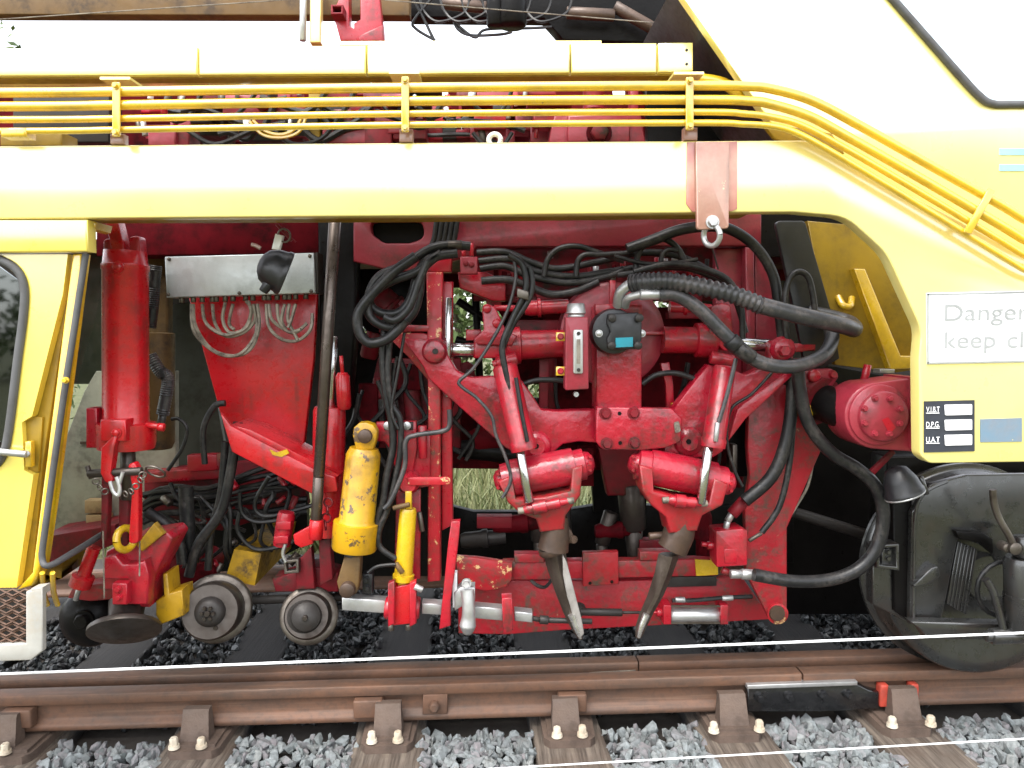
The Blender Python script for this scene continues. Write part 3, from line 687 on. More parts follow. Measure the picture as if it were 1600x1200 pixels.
for q in ([(1449, 459), (1695, 453), (1695, 455), (1449, 461)], [(1449, 566), (1695, 561), (1695, 563), (1449, 568)], [(1449, 459), (1451.5, 459), (1451.5, 568), (1449, 568)]):
    b.plate(q, BY - 0.006, 0.002, (), 0)
b.build('border', 'letter_grey', t)
t = thing('data_panel', 'black data panel with three blank white fields and small white lettering', 'sign', (1483, 706, BY - 0.003))
b = MB(); b.plate([(1444, 627), (1523, 625), (1523, 705), (1444, 707)], BY - 0.004, 0.003, (), 0.0); b.build('plate', 'plate_black', t)
for i, s_ in enumerate(('V.I.B.T', 'D.P.G.', 'U.A.T')):
    y = 640 + i * 23.6
    b = MB(); b.plate([(1476, y - 7.5, 2), (1519, y - 8.5, 2), (1519, y + 8, 2), (1477, y + 9, 2)], BY - 0.007, 0.002, (), 0.0); b.build('blank_field', 'sign_white', t)
    text(s_, t, 1447, y + 4, BY - 0.007, 9, 'sign_white', wide=22, bold=0.012)
    b = MB(); b.plate([(1447, y + 5), (1468, y + 4.8), (1468, y + 6), (1447, y + 6.2)], BY - 0.0065, 0.001, (), 0.0); b.build('underline', 'sign_white', t)
b = MB(); b.plate([(1532, 655), (1597, 653), (1597, 690), (1532, 691)], BY - 0.003, 0.003, (), 0)
tag(b.build('faded_sticker', 'faded_blue'), 'faded pale blue peeling sticker on the yellow skirt', 'sticker')

# ================================================================ operator cab on the left
CY = -0.52
cab = thing('operator_cab', 'yellow operator cab with rounded dark window and raked front at left', 'cab', (0, 930, CY))
b = MB(); b.plate([(-900, 346), (136, 343), (137, 393), (-900, 401)], CY - 0.03, 0.05, (), 0.006); b.build('roof_edge', 'cab_yellow', cab)
b = MB(); b.plate([(-900, 400), (106, 397), (98, 460), (50, 650), (34, 660), (38, 735), (52, 742), (26, 918), (-900, 928)], CY, 0.03,
                  [[(-240, 410), (0, 408, 40), (38, 440, 30), (37, 490), (12, 690), (-10, 720), (-240, 720)]], 0.004); b.build('side_panel', 'cab_yellow', cab)
b = MB(); b.plate([(38, 650), (66, 652), (60, 738), (34, 735)], CY + 0.02, 0.01, (), 0.003); b.build('door_pocket', 'grime_shade_yellow', cab)
b = MB(); b.plate([(-230, 412), (-10, 410), (34, 442), (33, 500), (8, 690), (-230, 700)], CY + 0.018, 0.006, (), 0); w = b.build('window', 'glass_dark', cab)
b = MB(); b.tube([(-240, 410, CY - 0.004), (-30, 404, CY - 0.004), (5, 408, CY - 0.004), (28, 424, CY - 0.004), (38, 450, CY - 0.004), (37, 490, CY - 0.004), (28, 560, CY - 0.004), (10, 695, CY - 0.004), (-10, 730, CY - 0.004)], 6.5, 5); b.build('seal', 'rubber_seal', w)
b = MB(); b.rect(-200, 405, 30, 740, 0.1, 0.02, 0); b.build('interior_wall', 'dark_steel', cab)
b = MB(); b.plate([(98, 398), (116, 398), (66, 730), (50, 905), (20, 918), (36, 742), (40, 650), (84, 460)], CY + 0.032, 0.03, (), 0.003); b.build('door_gap', 'grime_shade_yellow', cab)
b = MB(); b.plate([(113, 397), (128, 396), (80, 770), (63, 885), (58, 900), (50, 916), (26, 922), (50, 895)], CY - 0.004, 0.05, (), 0.006); b.build('front_post', 'pipe_yellow', cab)
b = MB(); b.add([W(58, 890, CY + 0.02), W(140, 852, 0.25), W(140, 874, 0.25), W(96, 904, CY + 0.12), W(48, 918, CY + 0.02), W(56, 894, CY + 0.06), W(140, 856, 0.29), W(140, 870, 0.29)], [(0, 1, 2, 3, 4), (0, 5, 6, 1), (5, 6, 7, 3)]); b.build('sill', 'grime_shade_yellow', cab)  # darker gold carries the shade of the receding face
b = MB(); b.tube([(134, 396, CY), (118, 500, CY), (95, 650, CY), (70, 830, CY), (66, 872, CY), (76, 884, CY), (110, 866, CY + 0.1), (160, 835, CY + 0.35)], 5, 5); b.build('windscreen_seal', 'rubber_seal', cab)
b = MB(); b.add([W(134, 400, CY + 0.01), W(72, 880, CY + 0.01), W(168, 835, 0.3), W(215, 420, 0.3)], [(0, 1, 2, 3)]); b.build('windscreen', 'glass_clear', cab)
b = MB(); b.plate([(150, 580), (275, 580), (275, 830), (75, 830), (100, 690), (132, 610)], 0.42, 0.03, (), 0.004); b.build('inner_panel', 'cream', cab)
b = MB(); b.plate([(125, 690), (240, 690), (240, 694), (125, 694)], 0.415, 0.006, (), 0); b.build('panel_joint', 'rust_mesh', cab)
b = MB(); b.plate([(240, 480), (310, 470), (362, 760), (235, 760)], 0.75, 0.03, (), 0.004); b.build('rear_panel', 'olive_panel', cab)
b = MB(); b.plate([(128, 395), (235, 395), (235, 600), (100, 600)], 0.44, 0.03, (), 0); b.build('inner_dark_panel', 'olive_dark', cab)
b = MB(); b.plate([(60, 840), (180, 820), (180, 850), (80, 890)], 0.2, 0.3, (), 0.004); b.build('floor', 'red_dirty', cab)
b = MB(); b.rod((-40, 702, CY - 0.03), (42, 710, CY - 0.03), 5.5); b.rod((41, 709, CY - 0.03), (41, 709, CY + 0.02), 5); hnd = b.build('door_handle', 'alu', cab)
b = MB(); b.rect(39, 690, 48, 730, CY - 0.012, 0.02, 0.003); b.build('handle_plate', 'pipe_yellow', hnd)
b = MB(); b.hexb(103, 594, CY - 0.006, 4); b.build('screw', 'pipe_yellow', cab)
b = MB(); b.plate([(138, 345), (150, 347), (147, 358), (139, 360)], CY + 0.01, 0.1, (), 0.003); b.build('roof_latch', 'pipe_yellow', cab)
# wooden blocks behind the windscreen
for (x, y), lab in (((132, 782), 'upper light timber block behind the cab windscreen'), ((134, 805), 'lower light timber block behind the cab windscreen')):
    b = MB(); b.rect(x, y, x + 34, y + 20, 0.36, 0.05, 0.003); tag(b.build('timber_block', 'timber'), lab, 'timber block', 'timber blocks by the cab')
# step below the door
SY = -0.68
st = thing('access_step', 'white framed step with rusty expanded mesh below the cab door', 'step', (30, 1030, SY))
b = MB(); b.plate([(40, 925), (66, 920), (66, 1018, 4), (48, 1032, 4), (-60, 1036), (-60, 1010), (40, 1006)], SY, 0.02, (), 0.004); b.build('frame', 'white_paint', st)
b = MB(); b.plate([(48, 920), (66, 918), (66, 930), (48, 932)], SY + 0.001, 0.04, (), 0.003); b.build('side_rail', 'white_paint', st)
b = MB()
k = 0
for y in range(926, 1012, 9):
    for x in range(-60, 46, 20):
        ox = 10 if k % 2 else 0
        cx, cy = x + ox, y
        b.wire([(cx - 10, cy, SY + 0.015), (cx, cy - 5, SY + 0.02), (cx + 10, cy, SY + 0.015)], 1.6, 4); b.wire([(cx - 10, cy, SY + 0.015), (cx, cy + 5, SY + 0.011), (cx + 10, cy, SY + 0.015)], 1.6, 4)
    k += 1
b.build('expanded_mesh', 'rust_mesh', st)
b = MB(); b.rect(-60, 922, 44, 1012, SY + 0.10, 0.01, 0); b.build('backing', 'dark_steel', st)
for x in (66, 82):
    b = MB(); b.tube([(x, 895, CY), (x + 2, 925, CY + 0.05), (x + 8, 945, CY + 0.1)], 4, 4); b.build('hanger', 'pipe_yellow', st)
# ================================================================ inner frame of the machine (dark, behind everything)
fr = thing('machine_underframe', 'dark maroon inner frame beams behind the working units', 'frame', (700, 400, 0.5))
b = MB(); b.plate([(150, 338), (560, 336), (560, 396), (150, 400)], 0.16, 0.25, (), 0.006); b.build('inner_beam', 'maroon', fr)
b = MB(); b.plate([(552, 334), (1190, 330), (1190, 384), (745, 386), (735, 400), (640, 425), (600, 420), (552, 408)], 0.06, 0.06, [[(578, 345, 20), (660, 344, 20), (664, 372, 20), (640, 380, 18), (600, 380, 18), (580, 365, 12)]], 0.006); b.build('head_plate', 'red_faded', fr)
b = MB(); b.plate([(1150, 322), (1330, 322), (1330, 350), (1260, 400), (1150, 400)], 0.2, 0.05, (), 0); b.build('corner_plate', 'grease_shade', fr)
b = MB(); b.plate([(920, 690), (1010, 690), (1010, 800), (928, 800)], 0.62, 0.04, (), 0); b.build('dark_back', 'grease_shade', fr)  # black back sheets here stand in for shade deep in the bay
b = MB(); b.plate([(560, 520), (606, 520), (612, 560), (606, 900), (520, 900), (530, 640)], 0.6, 0.04, (), 0); b.build('dark_back', 'grease_shade', fr)
b = MB(); b.plate([(606, 660), (706, 660), (706, 900), (606, 900)], 0.58, 0.04, (), 0); b.build('dark_back', 'grease_shade', fr)
b = MB(); b.plate([(225, 790), (480, 780), (480, 850), (400, 890), (225, 900)], 0.7, 0.04, (), 0); b.build('dark_back', 'grease_shade', fr)
b = MB(); b.rect(560, 340, 680, 385, 0.14, 0.05, 0); b.build('head_plate_back', 'grease_shade', fr)
b = MB(); b.wbox((-2.4, 0.3, 1.70), (2.2, 2.1, 1.74), 0); b.build('shade_deck', 'maroon', fr)  # overhead plate added to keep sky light out of the bay
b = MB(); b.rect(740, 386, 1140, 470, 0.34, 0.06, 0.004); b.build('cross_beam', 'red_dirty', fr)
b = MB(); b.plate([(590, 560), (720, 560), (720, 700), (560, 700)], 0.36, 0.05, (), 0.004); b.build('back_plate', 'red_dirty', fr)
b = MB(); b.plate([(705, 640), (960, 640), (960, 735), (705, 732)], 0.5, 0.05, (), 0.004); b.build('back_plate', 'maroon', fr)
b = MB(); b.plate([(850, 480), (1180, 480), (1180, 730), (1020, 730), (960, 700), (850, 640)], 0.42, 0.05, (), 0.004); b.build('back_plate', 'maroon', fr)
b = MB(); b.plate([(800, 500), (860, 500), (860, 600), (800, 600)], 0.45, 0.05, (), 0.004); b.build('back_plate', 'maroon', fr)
b = MB(); b.plate([(700, 790), (740, 800), (870, 800), (930, 790), (1240, 790), (1240, 880), (700, 880)], 0.7, 0.05, (), 0.004); b.build('lower_back_plate', 'grease_shade', fr)
b = MB(); b.plate([(1230, 560), (1460, 600), (1460, 960), (1230, 960)], 0.75, 0.05, (), 0.004); b.build('dark_wall', 'grease_shade', fr)
b = MB(); b.plate([(496, 340), (556, 340), (556, 500), (545, 640), (500, 640)], 0.12, 0.1, (), 0.01); b.build('dark_upright', 'grease_shade', fr)
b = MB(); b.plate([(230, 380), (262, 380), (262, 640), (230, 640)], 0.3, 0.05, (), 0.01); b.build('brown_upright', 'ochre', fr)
b = MB(); b.plate([(560, 420), (690, 420), (690, 560), (600, 560), (560, 500)], 0.55, 0.05, (), 0.01); b.build('dark_back', 'grease_shade', fr)
b = MB(); b.rod((1240, 800, 0.3), (1400, 850, 0.3), 9); b.build('brace', 'dark_steel', fr)
for q_ in (((715, 470), (790, 520)), ((705, 560), (800, 500)), ((742, 440), (750, 600)), ((712, 530), (760, 545))):
    b = MB(); b.rod((*q_[0], 0.5), (*q_[1], 0.5), 6, seg=8); b.build('dark_strut', 'grease_shade', fr)
b = MB(); b.plate([(760, 440), (870, 440), (870, 520), (800, 520), (775, 480)], 0.52, 0.04, (), 0); b.build('dark_back', 'maroon', fr)
b = MB(); b.rod((862, 560, 0.3), (862, 640, 0.3), 8); b.build('strut', 'red_dirty', fr)
# far side of the machine
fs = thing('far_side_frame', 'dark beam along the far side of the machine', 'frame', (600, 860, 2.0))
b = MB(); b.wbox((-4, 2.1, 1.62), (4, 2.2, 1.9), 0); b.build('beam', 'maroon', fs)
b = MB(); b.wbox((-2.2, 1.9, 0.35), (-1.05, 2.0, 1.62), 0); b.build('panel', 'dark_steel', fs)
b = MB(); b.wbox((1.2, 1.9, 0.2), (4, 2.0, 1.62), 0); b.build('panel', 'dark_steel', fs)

# ================================================================ big red lifting cylinder
t = thing('lifting_cylinder', 'large upright red hydraulic cylinder beside the cab', 'hydraulic cylinder', (196, 705, -0.25))
Y = -0.25
b = MB(); b.lathe((197, 700, Y), (196, 392, Y), [(0, 41), (0.03, 43), (0.13, 43), (0.135, 35), (0.15, 33.5), (0.90, 32.5), (0.905, 34), (0.93, 34), (0.935, 32), (1, 30)], 32); b.build('barrel', 'red_bright', t)
b = MB(); b.plate([(163, 343), (183, 343), (196, 395, 5), (177, 402, 5)], Y - 0.03, 0.05, (), 0.004); b.build('top_link', 'red_bright', t)
b = MB(); b.plate([(161, 374, 8), (172, 372, 8), (178, 405), (162, 408)], Y - 0.03, 0.04, (), 0.004); b.build('ear', 'red', t)
b = MB(); b.plate([(201, 370, 6), (217, 368, 6), (220, 408), (203, 408)], Y - 0.02, 0.05, (), 0.004); b.build('ear', 'red', t)
b = MB(); b.hexb(184, 417, Y - 0.075, 7, 0.01); b.build('plug', 'red_bright', t)
b = MB(); b.rect(156, 656, 196, 690, Y - 0.11, 0.1, 0.006); b.build('port_block', 'red_bright', t)
b = MB(); b.hexb(182, 676, Y - 0.112, 6, 0.012); b.build('bolt', 'red_bright', t)
b = MB(); b.rect(134, 638, 151, 700, Y - 0.05, 0.06, 0.004); b.build('guard_bar', 'red', t)
b = MB(); b.rod((228, 664, Y - 0.03), (253, 667, Y - 0.03), 4.5); b.rod((247, 667, Y - 0.03), (257, 668, Y - 0.03), 6.5); b.build('fitting', 'red_bright', t)
# rod, clevis and safety pin
b = MB(); b.rod((200, 700, Y), (200, 780, Y), 11); b.build('piston_rod', 'worn_steel', t)
b = MB(); b.plate([(176, 682, 6), (185, 676, 5), (178, 700), (172, 740), (178, 752, 10), (166, 756, 10), (157, 740), (158, 700)], Y - 0.12, 0.035, (), 0.005); b.build('clevis', 'red_bright', t)
b = MB(); b.plate([(199, 727, 6), (209, 721, 6), (216, 735, 6), (216, 850, 8), (200, 850, 8), (206, 760)], Y - 0.1, 0.03, (), 0.005); b.build('clevis', 'red_bright', t)
b = MB(); b.plate([(158, 740), (170, 740), (166, 845), (157, 845)], Y - 0.05, 0.03, (), 0.004); b.build('clevis', 'red_dirty', t)
b = MB(); b.rod((138, 740, Y - 0.1), (222, 736, Y - 0.1), 6.5); b.rod((136, 728, Y - 0.1), (143, 748, Y - 0.1), 4, seg=8); b.build('pin', 'worn_steel', t)
b = MB(); b.torus(243, 737, Y - 0.12, 15, 1.8, (0.2, 0.75, 0.8)); b.build('split_ring', 'steel', t)
b = MB()
for i, (x, y) in enumerate([(150, 752), (156, 762), (164, 768), (205, 768), (212, 760), (219, 750), (223, 742), (196, 772)]):
    b.torus(x, y, Y - 0.15, 5, 1.3, (0.5 if i % 2 else -0.6, 1, 0.3), 10)
b.build('safety_chain', 'steel', t)
b = MB(); b.tube([(172, 752, Y - 0.16), (177, 768, Y - 0.16), (185, 774, Y - 0.16), (187, 762, Y - 0.16), (182, 745, Y - 0.16)], 3.2, 5); b.tube([(187, 755, Y - 0.16), (192, 738, Y - 0.16)], 2.8, 4); b.build('snap_hook', 'alu', t)
# ================================================================ lifting roller head below it
t = thing('lifting_roller_head', 'red lifting head with tilted steel disc roller under the big cylinder', 'lifting unit', (200, 1010, -0.2))
Y = -0.22
b = MB(); b.plate([(165, 862), (205, 840), (262, 832, 6), (270, 842, 6), (240, 900), (232, 950), (205, 948), (204, 920), (160, 922)], Y, 0.14, (), 0.008); b.build('casting', 'red', t)
b = MB(); b.plate([(162, 872), (180, 868), (192, 882), (212, 882), (226, 876), (232, 900), (230, 945), (200, 945), (200, 905), (162, 905)], Y - 0.05, 0.05, (), 0.006); b.build('face', 'red', t)
b = MB(); b.rect(175, 912, 198, 945, Y - 0.085, 0.04, 0.004); c = b.build('keeper', 'red', t)
b = MB(); b.hexb(185, 920, Y - 0.086, 4.5); b.cut(); b.hexb(186, 933, Y - 0.086, 4.5); b.build('bolt', 'red', c)
b = MB(); b.plate([(112, 918), (205, 905), (200, 935), (140, 940), (105, 935)], Y + 0.02, 0.08, (), 0.006); b.build('arm', 'greased_red', t)
b = MB(); b.rect(185, 760, 200, 860, Y - 0.01, 0.05, 0.004); b.build('hanger', 'red_dirty', t)
b = MB(); b.plate([(240, 818), (255, 835), (222, 862), (212, 852)], Y - 0.02, 0.03, (), 0.004); b.build('yellow_tab', 'dirty_yellow', t)
b = MB(); b.torus(196, 842, Y - 0.06, 17, 6, (0.92, -0.35, 0.1)); b.build('hook_ring', 'clean_yellow', t)
b = MB(); b.lathe((199, 940, Y + 0.03), (193, 1002, Y - 0.06), [(0, 27), (0.4, 25), (0.48, 30), (0.62, 50), (0.66, 53), (0.76, 53), (0.78, 48), (0.82, 30), (0.9, 12)], 36)
for p in b.v: pass
b.build('disc_roller', 'worn_steel', t)
b = MB(); b.disc(137, 968, Y + 0.1, [(-0.05, 14), (-0.045, 24), (-0.02, 40), (0.0, 45), (0.04, 46)]); ww = b.build('side_roller', 'grease_shade', t)
b = MB(); b.hexb(132, 968, Y + 0.05, 12, 0.03); b.build('hub', 'grease_shade', ww)
b = MB(); b.lathe((125, 915, Y - 0.02), (147, 855, Y - 0.02), [(0, 17), (0.25, 17), (0.28, 10), (1, 10)], 16); b.build('small_cylinder', 'red_bright', t)
b = MB(); b.rod((118, 938, Y - 0.02), (125, 915, Y - 0.02), 4); b.build('small_rod', 'alu', t)
for x0, y0, x1, y1 in ((161, 830, 163, 935), (219, 765, 218, 900)):
    b = MB(); b.wire([(x0, y0, Y - 0.1), (x1, y1, Y - 0.1)], 1.3); b.build('steel_wire', 'cable', t)
b = MB(); b.plate([(254, 898), (261, 896), (264, 928), (284, 922), (287, 962), (252, 976), (243, 962), (243, 940), (256, 932)], Y + 0.04, 0.1, (), 0.005); b.build('yellow_foot', 'dirty_yellow', t)
# ================================================================ junction box with cable loops
t = thing('junction_box', 'long grey metal junction box with cable loops hanging below', 'junction box', (375, 465, -0.02))
b = MB(); b.plate([(257, 401), (490, 395), (493, 458), (260, 465)], -0.06, 0.1, (), 0.004); b.build('case', 'box_grey', t)
b = MB(); b.plate([(490, 396), (496, 394), (498, 458), (493, 459)], -0.05, 0.09, (), 0.002); b.build('case_side', 'dark_steel', t)
for x, y in ((263, 460), (374, 458), (486, 455), (264, 405), (484, 400)):
    b = MB(); b.hexb(x, y, -0.061, 2.2, 0.004); b.build('screw', 'steel', t)
gl = [284, 302, 316, 332, 338, 352, 364, 384, 395, 413, 420, 433, 445, 452, 462, 478]
for x in gl:
    b = MB(); yy = 463 - (x - 260) * 0.03; b.rod((x, yy, -0.02), (x, yy + 11, -0.02), 4.2, seg=8); b.build('cable_gland', 'steel', t)
loops = [[(302, 475), (306, 510), (330, 545), (365, 556), (392, 545), (405, 510), (402, 475)], [(299, 475), (304, 520), (340, 552), (375, 553), (400, 520), (398, 478)],
         [(316, 475), (322, 505), (350, 523), (380, 515), (392, 490), (388, 470)], [(332, 475), (336, 505), (352, 525), (380, 520), (398, 500), (396, 475)],
         [(352, 472), (348, 500), (360, 520), (385, 512), (393, 485), (384, 470)], [(364, 475), (358, 505), (366, 515)], [(416, 475), (420, 510), (440, 530), (465, 532), (485, 515), (488, 490)],
         [(420, 475), (424, 498), (440, 512), (460, 520), (480, 505)], [(433, 475), (436, 500), (450, 518), (470, 515)], [(452, 475), (450, 500), (462, 525), (465, 532)], [(462, 475), (455, 500), (450, 512)], [(445, 475), (440, 500), (447, 515)]]
for l in loops:
    b = MB(); b.tube([(x, y, -0.02 - random.random() * 0.02) for x, y in l], 2.7, 6, 6); b.build('cable', 'cable', t)
# work lamp on a bracket
t = thing('work_lamp', 'black round work lamp on pale bracket in front of the junction box', 'work lamp', (430, 460, -0.3))
b = MB(); b.lathe((404, 410, -0.29), (447, 428, -0.265), [(0, 5), (0.05, 14), (0.2, 24), (0.5, 31), (0.82, 33), (0.86, 35), (1.0, 35), (1.03, 30)], 28); b.build('shell', 'black_plastic', t)
b = MB(); b.rod((424, 436, -0.30), (411, 456, -0.30), 9, 7); b.build('cable_boot', 'black_plastic', t)
b = MB(); b.plate([(430, 365), (442, 368), (436, 390), (424, 389)], -0.34, 0.02, (), 0.003); b.build('bracket', 'sign_white', t)
b = MB(); b.rod((432, 350, -0.33), (456, 376, -0.33), 2.5, seg=8); b.rod((424, 343, -0.33), (462, 378, -0.33), 1.2, seg=6); b.build('pin', 'red_dirty', t)
b = MB(); b.torus(444, 368, -0.34, 10, 1.5, (0.2, 1, 0.2)); b.build('wire_clip', 'steel', t)
b = MB(); b.tube([(393, 382, -0.3), (400, 384, -0.3), (407, 388, -0.3)], 3, 4, 6); b.build('connector', 'rust_plate', t)
# corrugated duct hanging left of the box
b = MB(); P, K = spline([W(x, y, -0.1) for x, y in ((243, 415), (240, 450), (238, 480), (234, 512))], [9 / S(-0.1)] * 4, 18)
b.wtube(P, [k * (1.0 + 0.10 * (i % 2)) for i, k in enumerate(K)], 10); tag(b.build('corrugated_duct', 'hose'), 'short black corrugated duct left of the junction box', 'hose')
b = MB(); P, K = spline([W(x, y, -0.05) for x, y in ((235, 555), (250, 580), (262, 590), (260, 615), (254, 648))], [9 / S(-0.05)] * 5, 16)
b.wtube(P, [k * (1.0 + 0.12 * (i % 2)) for i, k in enumerate(K)], 10); b.rod((254, 648, -0.05), (252, 662, -0.05), 6); tag(b.build('corrugated_duct', 'hose_grey'), 'bent grey corrugated hose right of the big red cylinder', 'hose')
b = MB(); b.lathe((243, 700, 0.15), (243, 520, 0.15), [(0, 24), (0.05, 28), (1, 28)], 20); tag(b.build('ochre_cylinder', 'ochre'), 'dirty ochre cylinder behind the big red cylinder', 'cylinder')
# ================================================================ red support plate
t = thing('support_plate', 'large tapering red plate with sloping channel below the junction box', 'support plate', (430, 770, 0.1))
b = MB(); b.plate([(288, 440), (496, 440), (490, 560), (472, 720), (370, 700), (345, 650)], 0.1, 0.03, (), 0.004); b.build('plate', 'red_bright', t)
b = MB(); b.plate([(344, 645), (360, 665), (500, 738), (524, 745, 4), (528, 768, 4), (490, 773), (362, 706)], -0.12, 0.02, (), 0.004); b.build('channel', 'red_bright', t)
b = MB(); b.plate([(360, 664), (392, 672), (530, 742), (524, 748), (500, 740)], -0.10, 0.2, (), 0.002); b.build('channel_top', 'red_bright', t)
b = MB(); b.plate([(400, 672), (405, 670), (495, 725), (495, 738), (470, 728)], -0.0, 0.02, (), 0.002); b.build('channel_back', 'red_bright', t)
b = MB(); b.plate([(421, 702), (432, 707), (448, 702), (452, 708), (440, 714), (426, 711)], -0.124, 0.003, (), 0); b.build('bare_patch', 'clean_yellow', t)
# guide rod
t = thing('guide_rod', 'long slanting brown steel rod through the red support bracket', 'rod', (494, 850, -0.16))
b = MB(); b.rod((524, 335, -0.16), (498, 745, -0.16), 9.5, 9); b.rod((498, 745, -0.16), (494, 815, -0.16), 9, 8.5); b.build('rod', 'rod_steel', t)
b = MB(); b.rod((495, 812, -0.16), (493, 842, -0.16), 11); b.build('socket', 'red_bright', t)
b = MB()
for i in range(4): b.torus(513 - i * 1.5, 785 + i * 12, -0.14, 7, 1.6, (1 if i % 2 else 0.2, 1 if i % 2 == 0 else 0.3, 0), 12)
b.build('chain', 'red_dirty', t)
# middle red cylinder behind the rod
t = thing('red_guide_cylinder', 'upright red cylinder standing behind the slanting brown rod', 'hydraulic cylinder', (515, 840, 0.0))
b = MB(); b.lathe((512, 835, 0.0), (515, 636, 0.0), [(0, 25), (0.97, 25), (1, 23)], 24); b.build('barrel', 'red_bright', t)
b = MB(); b.rod((517, 640, 0.0), (522, 525, 0.0), 6); b.build('piston_rod', 'chrome', t)
b = MB(); b.lathe((538, 640, -0.02), (535, 582, -0.02), [(0, 8), (0.1, 11), (0.9, 11), (1, 7)], 14); b.rod((535, 583, -0.02), (533, 556, -0.02), 3, seg=8); b.build('small_cylinder', 'red_bright', t)
# linkage at the foot of the rod
t = thing('roller_linkage', 'red linkage with clamps and small cylinder beside the right flanged roller', 'linkage', (475, 915, 0.0))
b = MB(); b.plate([(425, 905), (490, 885), (528, 895), (528, 925), (430, 925)], 0.05, 0.1, (), 0.005); b.build('base', 'red_dirty', t)
b = MB(); b.lathe((440, 852, 0.0), (448, 800, 0.0), [(0, 13), (0.1, 14), (0.9, 14), (1, 12)], 16); b.build('cylinder', 'red', t)
b = MB(); b.rect(432, 815, 454, 828, -0.04, 0.03, 0.003); b.cut(); b.rect(428, 838, 450, 850, -0.04, 0.03, 0.003); b.build('clamp', 'red', t)
b = MB(); b.plate([(458, 836), (488, 820), (489, 850), (470, 856), (460, 850)], -0.08, 0.02, (), 0.003); b.build('flag', 'red_bright', t)
b = MB(); b.plate([(443, 876), (466, 874), (467, 895), (444, 897)], -0.03, 0.03, [[(447, 880), (462, 878), (463, 891), (448, 893)]], 0.002); b.build('square_clip', 'steel', t)
b = MB(); b.plate([(498, 845), (515, 840), (520, 905), (500, 915)], -0.02, 0.05, (), 0.004); b.build('post', 'red_dirty', t)
b = MB(); b.plate([(462, 880), (486, 855), (492, 920), (462, 922)], 0.0, 0.04, (), 0.004); b.build('web', 'red_dirty', t)
b = MB(); b.tube([(446, 850, -0.03), (442, 865, -0.03), (447, 878, -0.03)], 3, 4, 6); b.build('fitting', 'alu', t)
# hanging hydraulic frame and yellow box beam behind
t = thing('cross_girder', 'yellow square beam sloping down towards the left flanged roller', 'beam', (400, 880, 0.3))
b = MB(); b.wpoly([W(352, 905, 0.1), W(398, 915, 0.1), W(408, 865, 0.1), W(366, 858, 0.1)], [], W(452, 790, 1.0) - W(366, 858, 0.1), 0.0); b.build('beam', 'dirty_yellow', t)
t = thing('lower_frame_tray', 'dark red frame carrying black hoses below the support plate', 'frame', (330, 810, 0.35))
b = MB(); b.plate([(225, 735), (470, 715), (480, 790), (345, 830), (225, 800)], 0.4, 0.06, (), 0.004); b.build('plate', 'red_dirty', t)
b = MB(); b.plate([(225, 738), (345, 730), (345, 748), (225, 756)], 0.33, 0.06, (), 0.005); b.build('rail', 'red', t)
b = MB(); b.plate([(292, 712), (338, 710), (340, 735), (292, 738)], 0.3, 0.05, (), 0.005); b.build('lug', 'red', t)
for i in range(9):
    y = 760 + i * 6
    j = lambda k: random.uniform(-k, k)
    b = MB(); b.tube([(222 + j(6), y + 12 + j(8), 0.3), (260 + j(12), y - 4 + j(7), 0.29 + j(0.03)), (330 + j(14), y + j(8), 0.29 + j(0.03)), (400 + j(14), y - 18 + i + j(9), 0.28 + j(0.03)), (480, y - 42 + i * 3 + j(10), 0.3)], random.uniform(3.2, 5), 5, 7); b.build('hose', 'hose', t)
for i in range(14):
    x, y = random.uniform(235, 420), random.uniform(745, 830)
    b = MB(); b.tube([(x, y, 0.2), (x + random.uniform(10, 40), y + random.uniform(-15, 30), 0.16), (x + random.uniform(-10, 60), y + random.uniform(20, 60), 0.15), (x + random.uniform(-30, 70), y + random.uniform(30, 90), 0.2)], random.uniform(2, 4.5), 6, 7); b.build('hose', 'hose', t)
for i in range(16):
    x, y = random.uniform(235, 470), random.uniform(735, 890)
    b = MB(); b.rod((x, y, 0.2), (x + random.uniform(-14, 14), y + random.uniform(8, 22), 0.18), random.uniform(3, 7), seg=10); b.build('fitting', random.choice(['red', 'red_dirty', 'red_bright', 'steel', 'red_worn']), t)
for i, pts in enumerate(([(375, 800), (372, 830), (400, 858), (450, 850), (470, 835)], [(375, 770), (378, 800), (400, 815), (440, 812)], [(420, 745), (400, 780), (402, 800), (430, 805), (520, 780)])):
    b = MB(); b.tube([(x, y, 0.1) for x, y in pts], 3.4, 6, 7); b.build('hose', 'hose', t)
for x, y, r_ in ((285, 885, 24), (318, 882, 22), (262, 870, 18)):
    b = MB(); b.disc(x, y, 0.2, [(-0.03, r_ - 6), (0, r_), (0.08, r_)]); b.build('boss', 'red_dirty', t)
b = MB(); b.plate([(270, 890), (330, 880), (340, 912), (280, 915)], 0.15, 0.05, (), 0.003); b.build('bracket', 'maroon', t)
# black flat hoses falling across the tray
for i, (pts, r_, lab) in enumerate((([(372, 660), (360, 740), (345, 800), (310, 850), (295, 900)], 8, 'black hose falling from the red plate to the left flanged roller'),
                                 ([(352, 690), (345, 770), (330, 830), (325, 890)], 6, 'black hose hanging beside the sloping red channel'),
                                 ([(290, 760), (292, 800), (295, 840), (300, 880)], 12, 'thick black hose falling into the lower frame'),
                                 ([(230, 800), (260, 820), (280, 850), (285, 880)], 9, 'black hose curving out from behind the big red cylinder'),
                                 ([(320, 725), (318, 670), (335, 635), (352, 630)], 5, 'black hose arching left of the red support plate'),
                                 ([(262, 735), (285, 700), (292, 670), (280, 655), (268, 655)], 3, 'thin black hose bent behind the ochre cylinder'))):
    b = MB(); b.tube([(x, y, -0.02 + 0.03 * (i % 3)) for x, y in pts], r_, 7, 8); tag(b.build('hydraulic_hose', 'hose'), lab, 'hose')
